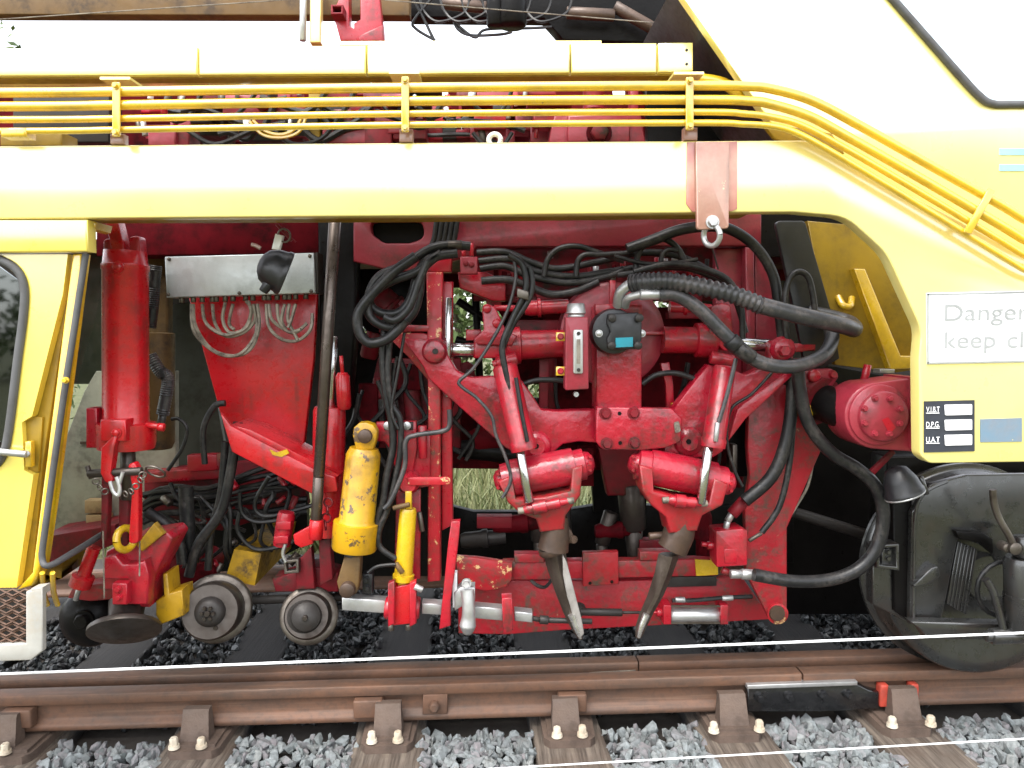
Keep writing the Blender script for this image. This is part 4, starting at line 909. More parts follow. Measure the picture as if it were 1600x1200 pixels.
# flanged rollers
def roller(x, y, dx, dy, r_, label):
    t = thing('flanged_roller', label, 'roller', (x, y + r_, 0.0), 'small flanged steel rollers')
    b = MB(); b.lathe((x + dx, y + dy, 0.04), (x, y, -0.03), [(0, r_ * 0.9), (0.1, r_), (0.55, r_), (0.62, r_ * 0.96), (0.66, r_ * 0.84)], 40); b.build('flange', 'steel', t)
    return t
t = roller(336, 952, 5, -3, 53, 'larger flanged steel roller with greasy hub, left of the pair')
b = MB(); b.lathe((338, 951, 0.0), (328, 956, -0.12), [(0, 44), (0.5, 44), (0.9, 43), (1, 40)], 36); b.build('tread', 'worn_steel', t)
b = MB(); b.lathe((328, 956, -0.121), (325, 958, -0.15), [(0, 24), (0.6, 22), (1, 15)], 24); h = b.build('hub', 'dark_steel', t)
b = MB()
for k in range(6): b.hexb(325 + 9 * math.cos(k * 1.047), 958 + 9 * math.sin(k * 1.047), -0.15, 3.2, 0.012, False); b.cut()
b.hexb(325, 958, -0.15, 5, 0.012, False); b.cut(); b.hexb(338, 980, -0.122, 4.5, 0.012); b.build('hub_bolt', 'worn_steel', h)
t = roller(482, 962, 2, -1, 45, 'smaller flanged steel roller with dark round hub, right of the pair')
b = MB(); b.lathe((482, 962, 0.0), (479, 963, -0.05), [(0, 37), (0.7, 36), (1, 33)], 36); b.build('tread', 'worn_steel', t)
b = MB(); b.lathe((479, 963, -0.04), (478, 964, -0.10), [(0, 33), (0.15, 26), (0.3, 23), (0.75, 22), (1, 12)], 28); h = b.build('hub', 'dark_steel', t)
b = MB(); b.hexb(477, 965, -0.1, 5, 0.012, False); b.build('hub_bolt', 'worn_steel', h)
b = MB(); b.rod((380, 938, 0.16), (560, 932, 0.16), 7); tag(b.build('axle_bar', 'dark_steel'), 'dark bar running behind the two flanged rollers', 'bar')
# ================================================================ yellow cylinders, guide column
Y = -0.2
t = thing('yellow_lifting_cylinder', 'large battered yellow hydraulic cylinder with chipped paint', 'hydraulic cylinder', (550, 930, Y))
b = MB(); b.lathe((553, 858, Y), (569, 700, Y), [(0, 34), (0.02, 36), (0.27, 36), (0.275, 30), (0.3, 28), (0.93, 27), (0.95, 26), (1, 22)], 28); b.build('barrel', 'worn_yellow', t)
b = MB(); b.plate([(551, 680), (553, 668), (561, 661), (572, 660), (583, 664), (589, 674), (588, 686), (583, 703), (556, 703)], Y - 0.02, 0.05, (), 0.005); e = b.build('eye', 'worn_yellow', t)
b = MB(); b.disc(571, 681, Y - 0.02, [(-0.02, 10), (-0.018, 11), (0.09, 11)]); b.build('eye_pin', 'tine_brown', e)
b = MB(); b.rod((552, 858, Y), (550, 880, Y), 13); b.build('piston_rod', 'dark_steel', t)
b = MB(); b.plate([(537, 872), (563, 870), (561, 912), (557, 928, 8), (545, 934, 8), (530, 926, 8), (526, 910)], Y - 0.03, 0.06, (), 0.006); c = b.build('fork', 'ochre', t)
b = MB(); b.disc(544, 919, Y - 0.03, [(-0.03, 11), (-0.028, 12), (0.0, 12)]); b.build('fork_pin', 'tine_brown', c)
t = thing('yellow_clamp_cylinder', 'slim clean yellow hydraulic cylinder above the silver bar', 'hydraulic cylinder', (632, 935, Y))
b = MB(); b.lathe((630, 906, Y), (638, 794, Y), [(0, 17), (0.08, 17), (0.09, 14.5), (0.95, 13.5), (1, 12)], 22); b.build('barrel', 'clean_yellow', t)
b = MB(); b.rect(622, 904, 635, 934, Y - 0.02, 0.03, 0.003); b.cut(); b.rect(633, 768, 643, 796, Y - 0.02, 0.03, 0.003); b.build('end_eye', 'clean_yellow', t)
b = MB(); b.rod((640, 788, Y - 0.03), (614, 794, Y - 0.03), 4); b.cut(); b.rod((618, 880, Y - 0.04), (629, 895, Y - 0.04), 4.5); b.build('fitting', 'ochre', t)
t = thing('guide_column', 'tall chipped red guide column with bracket and lever between the cylinders', 'guide column', (685, 915, -0.1))
b = MB(); b.plate([(666, 425), (692, 425), (688, 640), (688, 908), (668, 910), (669, 640)], -0.1, 0.06, (), 0.005); b.build('column', 'red_chipped', t)
b = MB(); b.plate([(690, 440), (708, 440), (706, 640), (708, 820), (690, 830)], -0.06, 0.04, (), 0.005); b.build('column_flange', 'red', t)
b = MB(); b.rod((701, 465, -0.1), (699, 620, -0.1), 5.5); b.build('guide_bar', 'chrome', t)
b = MB(); b.plate([(662, 425), (705, 425), (707, 385), (690, 395), (664, 420)], -0.08, 0.05, (), 0.005); b.build('head', 'red', t)
b = MB(); b.plate([(588, 660), (650, 658), (652, 700), (640, 765), (625, 760), (608, 700, 8), (600, 690), (588, 690)], -0.14, 0.03, (), 0.004); b.build('bracket', 'red', t)
b = MB(); b.plate([(634, 680), (672, 672), (672, 760), (640, 765)], -0.12, 0.03, (), 0.004); b.build('side_plate', 'red', t)
b = MB(); b.rod((660, 665, -0.15), (661, 716, -0.15), 7); b.build('hinge', 'red', t)
b = MB(); b.disc(640, 752, -0.15, [(-0.06, 12), (-0.04, 17), (0.03, 17)]); b.build('lever_boss', 'red', t)
b = MB(); b.plate([(636, 746, 3), (703, 746, 5), (704, 758, 5), (638, 759, 3)], -0.215, 0.012, (), 0.003); b.build('lever', 'red_chipped', t)
b = MB(); b.plate([(619, 765), (657, 765), (656, 905), (616, 905)], -0.13, 0.02, (), 0.004); b.build('back_plate', 'red', t)
b = MB(); b.rect(600, 660, 645, 672, -0.16, 0.02, 0.003); c = b.build('hose_clamp', 'dark_steel', t)
for x in (606, 636):
    b = MB(); b.disc(x, 665, -0.162, [(-0.014, 4), (-0.01, 6.5), (0, 6.5)]); b.build('clamp_screw', 'alu', c)
b = MB(); b.plate([(600, 520), (660, 520), (690, 528), (690, 590), (672, 598), (640, 560)], -0.09, 0.03, (), 0.004); b.build('gusset', 'red_chipped', t)
b = MB(); b.rect(630, 508, 672, 518, -0.1, 0.04, 0.004); b.build('stay', 'red', t)
b = MB(); b.rod((655, 800, -0.14), (660, 830, -0.14), 4); b.build('spring', 'steel', t)
# hoses strapped down the column
for i, (pts, r_, lab) in enumerate((([(602, 500), (598, 560), (604, 620), (612, 660), (614, 700), (604, 745), (600, 780), (592, 810), (590, 850)], 6, 'black hose strapped to the red bracket beside the yellow cylinder'),
                                 ([(612, 500), (606, 580), (612, 630), (625, 655), (626, 700), (620, 740), (608, 790), (592, 830), (594, 855), (618, 873)], 5, 'black hose curving into the slim yellow cylinder'),
                                 ([(632, 520), (622, 580), (612, 640), (622, 670)], 2.5, 'thin black cable beside the red column'),
                                 ([(702, 640), (702, 665), (690, 674), (650, 680), (634, 690), (632, 730), (612, 780), (600, 795)], 4, 'grey cable wrapped round the red guide column'),
                                 ([(575, 895), (590, 885), (618, 882)], 3, 'short black cable to the foot of the slim yellow cylinder'))):
    b = MB(); b.tube([(x, y, -0.2 - 0.012 * i) for x, y in pts], r_, 7, 8); tag(b.build('hydraulic_hose', 'hose' if i != 3 else 'hose_grey'), lab, 'hose')
b = MB(); b.rect(566, 897, 582, 928, -0.18, 0.04, 0.004); b.hexb(572, 905, -0.182, 4); b.hexb(574, 918, -0.182, 4); tag(b.build('sensor_box', 'black_plastic'), 'small black sensor box beside the yellow fork', 'sensor')
# ================================================================ silver lifting bar with clamps
Y = -0.2
t = thing('silver_cross_bar', 'silver square bar carried in red clamps low in the middle', 'bar', (680, 990, Y))
for (x0, y0, x1, y1, h_) in ((534, 944, 606, 949, 20), (659, 951, 690, 953, 17), (740, 957, 786, 961, 19), (804, 963, 832, 966, 15)):
    b = MB(); b.plate([(x0, y0 - h_ / 2), (x1, y1 - h_ / 2), (x1, y1 + h_ / 2), (x0, y0 + h_ / 2)], Y, 0.05, (), 0.004); b.build('bar', 'alu', t)
b = MB(); b.rod((832, 966, Y + 0.02), (843, 968, Y + 0.02), 4); b.rod((843, 968, Y + 0.02), (857, 969, Y + 0.02), 7); b.rod((857, 969, Y + 0.02), (925, 971, Y + 0.02), 4.5); b.build('threaded_end', 'dark_steel', t)
for x0, x1 in ((604, 612), (645, 653)):
    b = MB(); b.disc((x0 + x1) / 2 - 0, 948, Y - 0.03, [(0, 17), (0.09, 17)]);
    b = MB(); b.lathe((x0 - 2, 949, Y), (x1 + 3, 950, Y), [(0, 16), (0.2, 18), (0.8, 18), (1, 16)], 24); b.build('collar', 'red', t)
b = MB(); b.plate([(611, 918), (644, 912), (642, 975), (614, 978)], Y - 0.03, 0.09, (), 0.005); b.build('clamp_block', 'red_bright', t)
for x in (606, 640):
    b = MB(); b.plate([(x, 912), (x + 10, 908), (x + 10, 975), (x, 980)], Y - 0.06, 0.03, (), 0.004); b.build('clamp_ear', 'red', t)
for x, y in ((611, 983), (638, 982)):
    b = MB(); b.rod((x, y - 8, Y), (x, y + 2, Y), 5.5, seg=6); b.build('nut', 'steel', t)
b = MB(); b.plate([(784, 935), (800, 934), (802, 985), (786, 990)], Y - 0.03, 0.05, (), 0.004); b.build('end_clamp', 'red', t)
b = MB(); b.rod((648, 916, Y - 0.06), (660, 922, Y - 0.06), 5); b.build('grease_nipple', 'alu', t)
t = thing('red_slant_bar', 'pink red slanting flat bar in front of the silver bar', 'bar', (695, 985, -0.24))
b = MB(); b.plate([(705, 815), (719, 814), (717, 842), (710, 900), (704, 940), (704, 978), (686, 984), (692, 930), (700, 850)], -0.26, 0.03, (), 0.004); b.build('bar', 'red', t)
t = thing('steel_hook', 'bright forged steel hook hanging from a clamp on the bar', 'hook', (732, 990, -0.25))
b = MB(); b.tube([(730, 922, -0.27, 11), (732, 945, -0.28, 10), (732, 965, -0.28, 11), (731, 978, -0.28, 13.5), (731, 990, -0.28, 7)], 10, 6, 12); b.build('hook', 'alu', t)
b = MB(); b.plate([(720, 918), (742, 918), (742, 940), (722, 948), (710, 955), (710, 926)], -0.24, 0.06, (), 0.004); b.build('clamp', 'alu', t)
b = MB(); b.rect(707, 895, 714, 950, -0.23, 0.03, 0.003); b.build('strap', 'sign_white', t)
b = MB(); b.hexb(729, 911, -0.24, 6, 0.02); b.build('bolt', 'alu', t)
# ================================================================ tamping unit
Y = -0.14
tu = thing('tamping_unit', 'red tamping unit with two swinging arms and big round housing', 'tamping unit', (965, 705, Y))
LA = [(628, 528), (664, 530, 4), (672, 531), (684, 527), (697, 535), (700, 556, 10), (714, 580, 20), (736, 590, 10), (772, 588), (800, 588), (806, 582, 4), (832, 618), (846, 640, 8), (868, 642), (932, 640), (932, 692), (905, 690), (880, 694), (866, 706, 12), (845, 716), (815, 712), (790, 700), (700, 620), (668, 590, 20), (662, 574)]
b = MB(); b.plate(LA, Y, 0.06, (), 0.006); a1 = b.build('left_arm', 'red_lumpy', tu)
RA = [(1207, 532, 8), (1236, 531, 10), (1240, 560, 8), (1226, 582), (1180, 640), (1135, 680), (1130, 705), (1115, 715), (1062, 716), (1036, 716), (1040, 690), (1060, 680), (1062, 655), (1048, 645), (1090, 590), (1108, 570), (1150, 580), (1165, 586, 8), (1190, 575, 10), (1204, 560)]
b = MB(); b.plate(RA, Y, 0.06, (), 0.006); a2 = b.build('right_arm', 'red_lumpy', tu)
for x, y, a in ((679, 549, a1), (1222, 545, a2)):
    b = MB(); b.disc(x, y, Y, [(-0.03, 12), (-0.026, 16), (-0.018, 17), (-0.014, 19), (0, 20)]); b.build('pivot_boss', 'red_lumpy', a)
    b = MB(); b.disc(x + 1, y, Y - 0.03, [(-0.006, 4), (0.004, 5)]) if x < 900 else b.hexb(x + 1, y + 3, Y - 0.03, 9, 0.03, False); b.build('pivot_pin', 'dark_steel' if x < 900 else 'red', a)
for x, y, a in ((838, 697, a1), (1076, 690, a2)):
    b = MB(); b.disc(x, y, Y, [(-0.022, 13), (-0.016, 15), (-0.012, 20), (-0.005, 23), (0, 24)]); b.build('lower_boss', 'red_lumpy', a)
    b = MB(); b.disc(x, y, Y - 0.022, [(-0.003, 4), (0.004, 4.5)]); b.build('boss_hole', 'grease_shade', a)
b = MB(); b.plate([(1152, 640), (1160, 632), (1234, 578), (1244, 582), (1165, 655), (1138, 690)], Y - 0.03, 0.03, (), 0.004); b.build('arm_rib', 'red_lumpy', a2)
# big round eccentric housing
b = MB(); b.disc(957, 523, -0.03, [(-0.012, 60), (-0.008, 77), (0.0, 82), (0.10, 84), (0.14, 80)], 48); h = b.build('housing', 'red_faded', tu)
b = MB(); b.rect(953, 438, 962, 480, -0.06, 0.05, 0.003); b.build('housing_rib', 'red', h)
b = MB(); b.plate([(1003, 518), (1048, 518), (1050, 523), (1003, 524)], -0.06, 0.06, (), 0.003); b.build('housing_rib', 'red', h)
b = MB(); b.rod((957, 441, -0.02), (957, 427, -0.02), 5, seg=8); b.build('breather', 'steel', h)
b = MB(); b.plate([(931, 478), (1001, 476), (1003, 560), (1003, 640), (932, 640)], -0.17, 0.12, (), 0.006); b.build('centre_plate', 'red_lumpy', tu)
b = MB(); b.plate([(932, 636), (1050, 638, 10), (1066, 655, 6), (1064, 690), (1040, 700), (1000, 704), (940, 702, 10), (931, 690)], -0.2, 0.035, (), 0.005); c = b.build('mounting_plate', 'red_lumpy', tu)
for x, y in ((946, 646), (990, 645), (948, 693), (991, 692)):
    b = MB(); b.hexb(x, y, -0.2, 7.5, 0.02); b.build('bolt', 'red_dirty', c)
for x, y in ((968, 646), (969, 692)):
    b = MB(); b.disc(x, y, -0.2, [(-0.002, 3), (0.003, 3)]); b.build('bolt_hole', 'grease_shade', c)
b = MB(); b.plate([(1053, 660, 3), (1061, 658, 3), (1064, 674, 3), (1055, 677, 3)], -0.203, 0.004, (), 0); b.build('scraped_patch', 'cable', c)
b = MB(); b.rect(930, 475, 1004, 492, -0.19, 0.05, 0.004); b.build('adapter', 'red', tu)
# horizontal squeeze cylinders
for side in ('l', 'r'):
    t = tu
    if side == 'l':
        b = MB(); b.lathe((792, 540, -0.06), (895, 536, -0.06), [(0, 28), (0.2, 29), (0.22, 23), (1, 21)], 24); b.build('squeeze_cylinder', 'red', t)
        b = MB(); b.rod((694, 547, -0.06), (745, 547, -0.06), 11.5); b.build('squeeze_rod', 'chrome', t)
        b = MB(); b.rect(740, 533, 800, 560, -0.1, 0.1, 0.01); b.build('cylinder_head', 'red', t)
        b = MB(); b.plate([(753, 482, 5), (764, 475, 6), (774, 480, 5), (790, 515), (808, 525), (800, 540), (745, 538), (740, 530), (756, 515)], -0.14, 0.05, (), 0.005); k = b.build('trunnion_bracket', 'red_lumpy', t)
        for x, y in ((761, 482), (776, 505)):
            b = MB(); b.disc(x, y, -0.14, [(-0.012, 5), (-0.008, 7), (0, 7)]); b.build('bracket_pin', 'red', k)
        b = MB(); b.rod((776, 568, -0.16), (808, 560, -0.16), 10); b.rod((770, 570, -0.16), (779, 567, -0.16), 6); b.build('lower_trunnion', 'red', t)
        b = MB(); b.rect(728, 515, 752, 532, -0.06, 0.05, 0.004); b.build('lug', 'red', t)
        b = MB(); b.lathe((820, 482, -0.02), (888, 478, -0.02), [(0, 10), (0.1, 12), (0.28, 12), (0.3, 15), (0.36, 15), (0.38, 11), (1, 11)], 16); b.rod((772, 481, -0.02), (822, 482, -0.02), 5, seg=10); b.build('stabiliser', 'red', t)
        b = MB(); b.rect(804, 500, 875, 530, 0.06, 0.05, 0.004); b.build('back_housing', 'red_dirty', t)
    else:
        b = MB(); b.lathe((1035, 531, -0.06), (1118, 532, -0.06), [(0, 21), (0.6, 21), (0.62, 27), (0.95, 28), (1, 24)], 24); b.build('squeeze_cylinder', 'red', t)
        b = MB(); b.rod((1118, 533, -0.06), (1135, 533, -0.06), 14); b.rod((1130, 536, -0.06), (1205, 540, -0.06), 10); b.build('squeeze_rod', 'chrome', t)
        b = MB(); b.plate([(1112, 480), (1128, 473, 5), (1142, 476, 5), (1148, 548), (1130, 548), (1108, 520)], -0.12, 0.05, (), 0.005); b.build('trunnion_bracket', 'red_lumpy', t)
        b = MB(); b.rod((1110, 558, -0.16), (1146, 565, -0.16), 10); b.build('lower_trunnion', 'red', t)
        b = MB(); b.lathe((1046, 480, 0.0), (1110, 484, 0.0), [(0, 10), (0.3, 10), (0.32, 14), (0.4, 14), (0.42, 10), (1, 9)], 14); b.build('stabiliser', 'red', t)
        b = MB(); b.rect(1045, 488, 1100, 498, -0.02, 0.05, 0.003); b.build('back_housing', 'red_dirty', t)
# upright closing cylinders with chrome rods
b = MB(); b.lathe((819, 703, -0.245), (788, 570, -0.22), [(0, 21), (0.1, 22), (0.12, 20), (0.97, 20), (1, 17)], 22); c = b.build('closing_cylinder', 'red', tu)
b = MB(); b.tube([(806, 590, -0.28), (814, 640, -0.29), (824, 690, -0.295)], 3.5, 5, 7); b.build('cylinder_pipe', 'hose', c)
b = MB(); b.rod((812, 700, -0.255), (827, 785, -0.275), 7.5); b.build('closing_rod', 'chrome', tu)
b = MB(); b.lathe((1114, 699, -0.245), (1132, 572, -0.22), [(0, 19), (0.1, 20), (0.12, 18), (0.97, 18), (1, 15)], 22); c = b.build('closing_cylinder', 'red', tu)
b = MB(); b.tube([(1150, 560, -0.28), (1138, 610, -0.285), (1123, 660, -0.29)], 3.5, 5, 7); b.build('cylinder_pipe', 'hose_grey', c)
b = MB(); b.rod((1121, 660, -0.29), (1118, 690, -0.295), 4, seg=8); b.build('cylinder_fitting', 'alu', c)
b = MB(); b.rod((1107, 697, -0.255), (1095, 787, -0.275), 7.5); b.build('closing_rod', 'chrome', tu)
# tine arms
def tine(label, ax, yoke, tie, sock, blade, ring):
    t = thing('tamping_tine', label, 'tamping tine', (blade[-1][0], blade[-1][1], -0.22), 'tamping tines')
    (x0, y0), (x1, y1) = ax
    b = MB(); b.lathe((x0, y0, -0.18), (x1, y1, -0.18), [(0, 8), (0.03, 15), (0.07, 18), (0.08, 25), (0.18, 26), (0.185, 29), (0.80, 29), (0.805, 25), (0.90, 25), (0.91, 20), (0.96, 18), (1, 8)], 28); p = b.build('pivot_sleeve', 'red_lumpy', t)
    for f in (0.04, 0.96):
        x, y = x0 + (x1 - x0) * f, y0 + (y1 - y0) * f
        b = MB()
        for k in range(5):
            a = k * 1.257; b.hexb(x, y + 11 * math.sin(a), -0.20 - 0.03 * math.cos(a), 3.2, 0.012, False); b.cut()
        b.build('sleeve_bolt', 'red', p)
    b = MB(); b.plate(yoke, -0.25, 0.12, (), 0.008); b.build('yoke', 'greased_red', t)
    (x0, y0), (x1, y1) = tie
    b = MB(); b.lathe((x0, y0, -0.27), (x1, y1, -0.27), [(0, 5), (0.08, 8), (0.2, 8), (0.21, 11), (0.5, 11), (0.51, 8), (0.8, 9), (0.82, 6), (1, 5)], 14); b.build('tie_bolt', 'red', t)
    for q in ((x0, y0), (x1, y1)):
        b = MB(); d = 1 if q[0] > (x0 + x1) / 2 else -1; b.rod((q[0] - d * 2, q[1], -0.27), (q[0] + d * 9, q[1] - d, -0.27), 5.5, seg=6); b.build('tie_nut', 'cable', t)
    b = MB(); b.tube([(x, y, -0.2, r_) for x, y, r_ in sock], 20, 4, 16); b.build('socket', 'tine_brown', t)
    b = MB(); b.lathe((ring[0], ring[1], -0.2), (ring[0] + ring[2], ring[1] + 10, -0.2), [(0, 22), (0.3, 23), (0.7, 23), (1, 21)], 18); b.build('collar', 'tine_brown', t)
    n = len(blade)
    b = MB()
    vs, fs = [], []
    for i, (x, y, w_) in enumerate(blade):
        P = W(x, y, -0.2); k = 1 / S(-0.2); dd = 0.028 * (1 - 0.6 * i / (n - 1))
        ring_ = [(-w_, 0.3), (-w_ * 0.45, -1), (w_ * 0.1, -1.15), (w_, 0.1), (w_ * 0.5, 1), (-w_ * 0.5, 1)]
        vs += [P + Vector((u * k, v * dd, 0)) for u, v in ring_]
    for i in range(n - 1):
        for k in range(6): fs.append((i * 6 + k, i * 6 + (k + 1) % 6, (i + 1) * 6 + (k + 1) % 6, (i + 1) * 6 + k))
    fs += [tuple(range(6)), tuple((n - 1) * 6 + k for k in range(6))]
    b.add(vs[:], fs[:]); b.build('blade', 'tine_steel', t)
    b = MB(); j = n - 2
    b.tube([(x, y, -0.232, w_ * 0.55) for x, y, w_ in blade[j - 1:]], 8, 5, 8); b.build('tip', 'tine_tip', t)
    return t
t = tine('left tamping tine slanting down with worn bright blade', ((772, 752), (928, 722)),
     [(778, 752), (800, 744), (806, 780), (850, 777), (892, 768), (894, 732), (911, 727), (907, 775, 8), (884, 806), (882, 828), (844, 832), (838, 812), (812, 802, 6), (794, 786, 8)],
     ((818, 797), (888, 783)), [(868, 808, 19), (868, 830, 22), (864, 858, 25)],
     [(866, 862, 18), (872, 890, 17), (882, 925, 15), (893, 960, 12), (901, 982, 9), (907, 998, 4)], (862, 854, 3))
b = MB(); b.plate([(880, 815), (894, 832), (900, 848), (884, 850)], -0.2, 0.04, (), 0.004); b.build('retainer', 'tine_brown', t)
b = MB(); b.hexb(896, 843, -0.202, 5, 0.012); b.build('retainer_bolt', 'tine_brown', t)
b = MB(); b.plate([(879, 866), (886, 880), (898, 925), (909, 968), (913, 990), (907, 998), (898, 972), (886, 932), (880, 900)], -0.238, 0.016, (), 0.004); b.build('worn_face', 'stone_dust', t)
t = tine('right tamping tine slanting down to a dark chisel tip', ((982, 722), (1148, 757)),
     [(999, 727), (1020, 732), (1022, 768), (1060, 778), (1108, 786), (1116, 748), (1138, 756), (1130, 790, 8), (1098, 806), (1090, 830), (1046, 834), (1040, 808), (1018, 790, 8), (1004, 768, 8)],
     ((1044, 781), (1096, 787)), [(1066, 810, 22), (1060, 835, 25), (1050, 858, 24)],
     [(1046, 866, 17), (1038, 895, 15), (1025, 930, 13), (1010, 960, 11), (1002, 980, 9), (998, 996, 5)], (1056, 850, -5))
b = MB(); b.rod((1014, 838, -0.19), (1040, 836, -0.19), 6); b.build('retainer', 'tine_brown', t)
# inner tines behind, dark
for (x0, y0, x1, y1, lab) in ((985, 755, 990, 900, 'dark inner tine behind the right pivot sleeve'), (838, 790, 842, 900, 'dark inner tine half hidden behind the left tine'), (955, 800, 940, 900, 'slim dark inner tine in the middle gap')):
    b = MB(); b.rod((x0, y0, 0.35), (x1, (y0 + y1) / 2, 0.35), 22 if x0 > 960 else 12, 20 if x0 > 960 else 12); b.rod((x1, (y0 + y1) / 2, 0.35), (x1 + 3, y1, 0.35), 15 if x0 > 960 else 9, 9)
    tag(b.build('inner_tine', 'worn_steel'), lab, 'tamping tine')
b = MB(); b.plate([(935, 700), (1015, 700), (1015, 775), (950, 775)], 0.3, 0.08, (), 0.01); tag(b.build('inner_tine_block', 'red_dirty'), 'dark red block between the two pivot sleeves', 'block')
# hydraulic motor
t = thing('hydraulic_motor', 'black hydraulic motor with teal label on the round housing', 'hydraulic motor', (967, 550, -0.2))
b = MB(); b.disc(957, 518, -0.2, [(-0.05, 27), (-0.045, 34), (-0.02, 36), (0.02, 36)]); b.build('flange', 'black_plastic', t)
b = MB(); b.plate([(950, 490, 3), (998, 488, 3), (1003, 505), (1003, 530), (997, 546, 3), (952, 546, 3), (948, 530), (954, 518), (948, 505)], -0.27, 0.07, (), 0.008); b.build('body', 'black_plastic', t)
for x, y in ((956, 497), (998, 497), (955, 540), (996, 540)):
    b = MB(); b.disc(x, y, -0.27, [(-0.02, 4), (-0.016, 6.5), (0.01, 6.5)], 12); b.build('bolt', 'dark_steel', t)
b = MB(); b.rect(962, 528, 989, 543, -0.275, 0.004, 0, -0.05); b.build('label', 'teal_label', t)
for x, y in ((936, 521), (1003, 521)):
    b = MB(); b.hexb(x, y, -0.252, 4.5, 0.01); b.build('plug', 'alu', t)
# oil tank
t = thing('oil_tank', 'slim red oil tank with sight glass and chrome cap', 'oil tank', (902, 612, -0.26))
b = MB(); b.plate([(884, 496, 2), (919, 495, 2), (920, 608, 3), (883, 610, 3)], -0.28, 0.07, (), 0.006); b.build('tank', 'red_faded', t)
b = MB(); b.rod((900, 497, -0.245), (900, 491, -0.245), 13); b.rod((900, 491, -0.245), (900, 474, -0.245), 15.5, 13.5, seg=12); b.build('cap', 'alu', t)
b = MB(); b.rect(896, 515, 911, 584, -0.292, 0.012, 0.003, 0, 3); s_ = b.build('sight_frame', 'alu', t)
b = MB(); b.rect(901, 530, 907, 568, -0.294, 0.004, 0.0); b.build('sight_glass', 'cable', s_)
for y in (521, 578):
    b = MB(); b.disc(904, y, -0.293, [(-0.004, 3), (0.002, 3)], 10); b.build('sight_screw', 'dark_steel', s_)
for y in (526, 580):
    b = MB(); b.rect(869, y - 7, 884, y + 7, -0.25, 0.02, 0.003); k = b.build('tab', 'pipe_yellow', t)
    b = MB(); b.hexb(876, y, -0.252, 4, 0.01); b.build('tab_bolt', 'red', k)
b = MB(); b.disc(900, 616, -0.25, [(-0.01, 4), (0.02, 4)], 10); b.build('drain_plug', 'alu', t)
# struts in the openings
t = thing('inner_strut', 'red bent flat strut right of the centre plate with yellow spot', 'strut', (1050, 640, -0.02))
b = MB(); b.plate([(1032, 568), (1046, 566), (1052, 600), (1054, 636), (1042, 640), (1040, 600)], -0.05, 0.02, (), 0.003); b.build('flat', 'red', t)
b = MB(); b.rect(1050, 630, 1057, 646, -0.08, 0.02, 0.002); b.build('yellow_spot', 'clean_yellow', t)
b = MB(); b.plate([(843, 560), (858, 560), (856, 640), (842, 640)], -0.02, 0.02, (), 0.003); tag(b.build('inner_strut', 'red_dirty'), 'red flat strut left of the slim oil tank', 'strut')
# upper valve bank of the tamping unit
t = thing('valve_bank', 'red valve bank under the black hoses along the top of the tamping unit', 'valve bank', (930, 440, 0.2))
b = MB(); b.plate([(715, 425), (760, 425), (790, 440), (790, 470), (770, 470), (718, 450)], 0.0, 0.1, (), 0.005); b.build('bracket', 'red', t)
b = MB(); b.rect(790, 428, 1110, 462, 0.22, 0.08, 0.005); b.build('manifold', 'red_dirty', t)
rr = random.Random(11)
for i in range(26):
    x = 775 + i * 13.2
    b = MB(); y = rr.uniform(402, 428); b.rod((x, y, 0.2), (x + rr.uniform(-2, 2), y + rr.uniform(14, 26), 0.2), rr.uniform(3, 5.5), seg=8); b.build('fitting', rr.choice(['red', 'red', 'alu', 'dark_steel', 'maroon']), t)
for x, y in ((860, 404), (931, 428), (1054, 410)):
    b = MB(); b.rod((x, y, 0.1), (x, y - 12, 0.1), 5, seg=6); b.build('cap_nut', 'alu', t)
b = MB(); b.rect(719, 401, 746, 428, -0.12, 0.05, 0.004); k = b.build('coupling_block', 'red_faded', t)
b = MB(); b.hexb(728, 412, -0.122, 3.5, 0.006); b.cut(); b.hexb(737, 414, -0.122, 3.5, 0.006); b.build('block_bolt', 'red_dirty', k)
b = MB(); b.rod((737, 400, -0.1), (737, 380, -0.1), 3.5, seg=8); b.cut(); b.rod((725, 400, -0.1), (724, 392, -0.1), 3.5, seg=8); b.build('block_fitting', 'red', k)
b = MB(); b.rect(838, 455, 880, 472, 0.1, 0.05, 0.004); b.build('cover', 'red_dirty', t)
for i in range(10):
    x = 760 + i * 35; b = MB(); b.rect(x, rr.uniform(440, 465), x + rr.uniform(12, 26), 470 + rr.uniform(0, 20), rr.uniform(0.12, 0.25), 0.05, 0.004); b.build('small_block', rr.choice(['red', 'maroon', 'red_dirty']), t)
# ================================================================ lower cross frame
t = thing('lower_cross_frame', 'red lower frame with two long beams across the bottom of the unit', 'frame', (960, 985, 0.1))
b = MB(); b.plate([(712, 870), (745, 872), (800, 880), (800, 905), (790, 918), (760, 924), (716, 915)], 0.02, 0.03, (), 0.004); b.build('end_plate', 'red_chipped', t)
b = MB(); b.plate([(786, 878), (1000, 876), (1090, 874), (1120, 876), (1120, 900), (786, 907)], 0.06, 0.05, (), 0.005); b.build('upper_beam', 'red_worn', t)
b = MB(); b.plate([(1086, 874), (1122, 876), (1122, 898), (1088, 900)], 0.054, 0.006, (), 0); b.build('yellow_patch', 'clean_yellow', t)
for x0, x1, y0, y1 in ((804, 850, 866, 880), (1000, 1060, 862, 876)):
    b = MB(); b.rect(x0, y0, x1, y1, 0.05, 0.05, 0.004); b.build('pad', 'red_worn', t)
b = MB(); b.plate([(911, 864), (966, 862), (967, 913), (911, 917)], 0.03, 0.03, (), 0.004); k = b.build('cover_plate', 'greased_red', t)
b = MB(); b.hexb(922, 911, 0.03, 2, 0.004); b.cut(); b.hexb(956, 909, 0.03, 2, 0.004); b.build('plate_bolt', 'grease_shade', k)
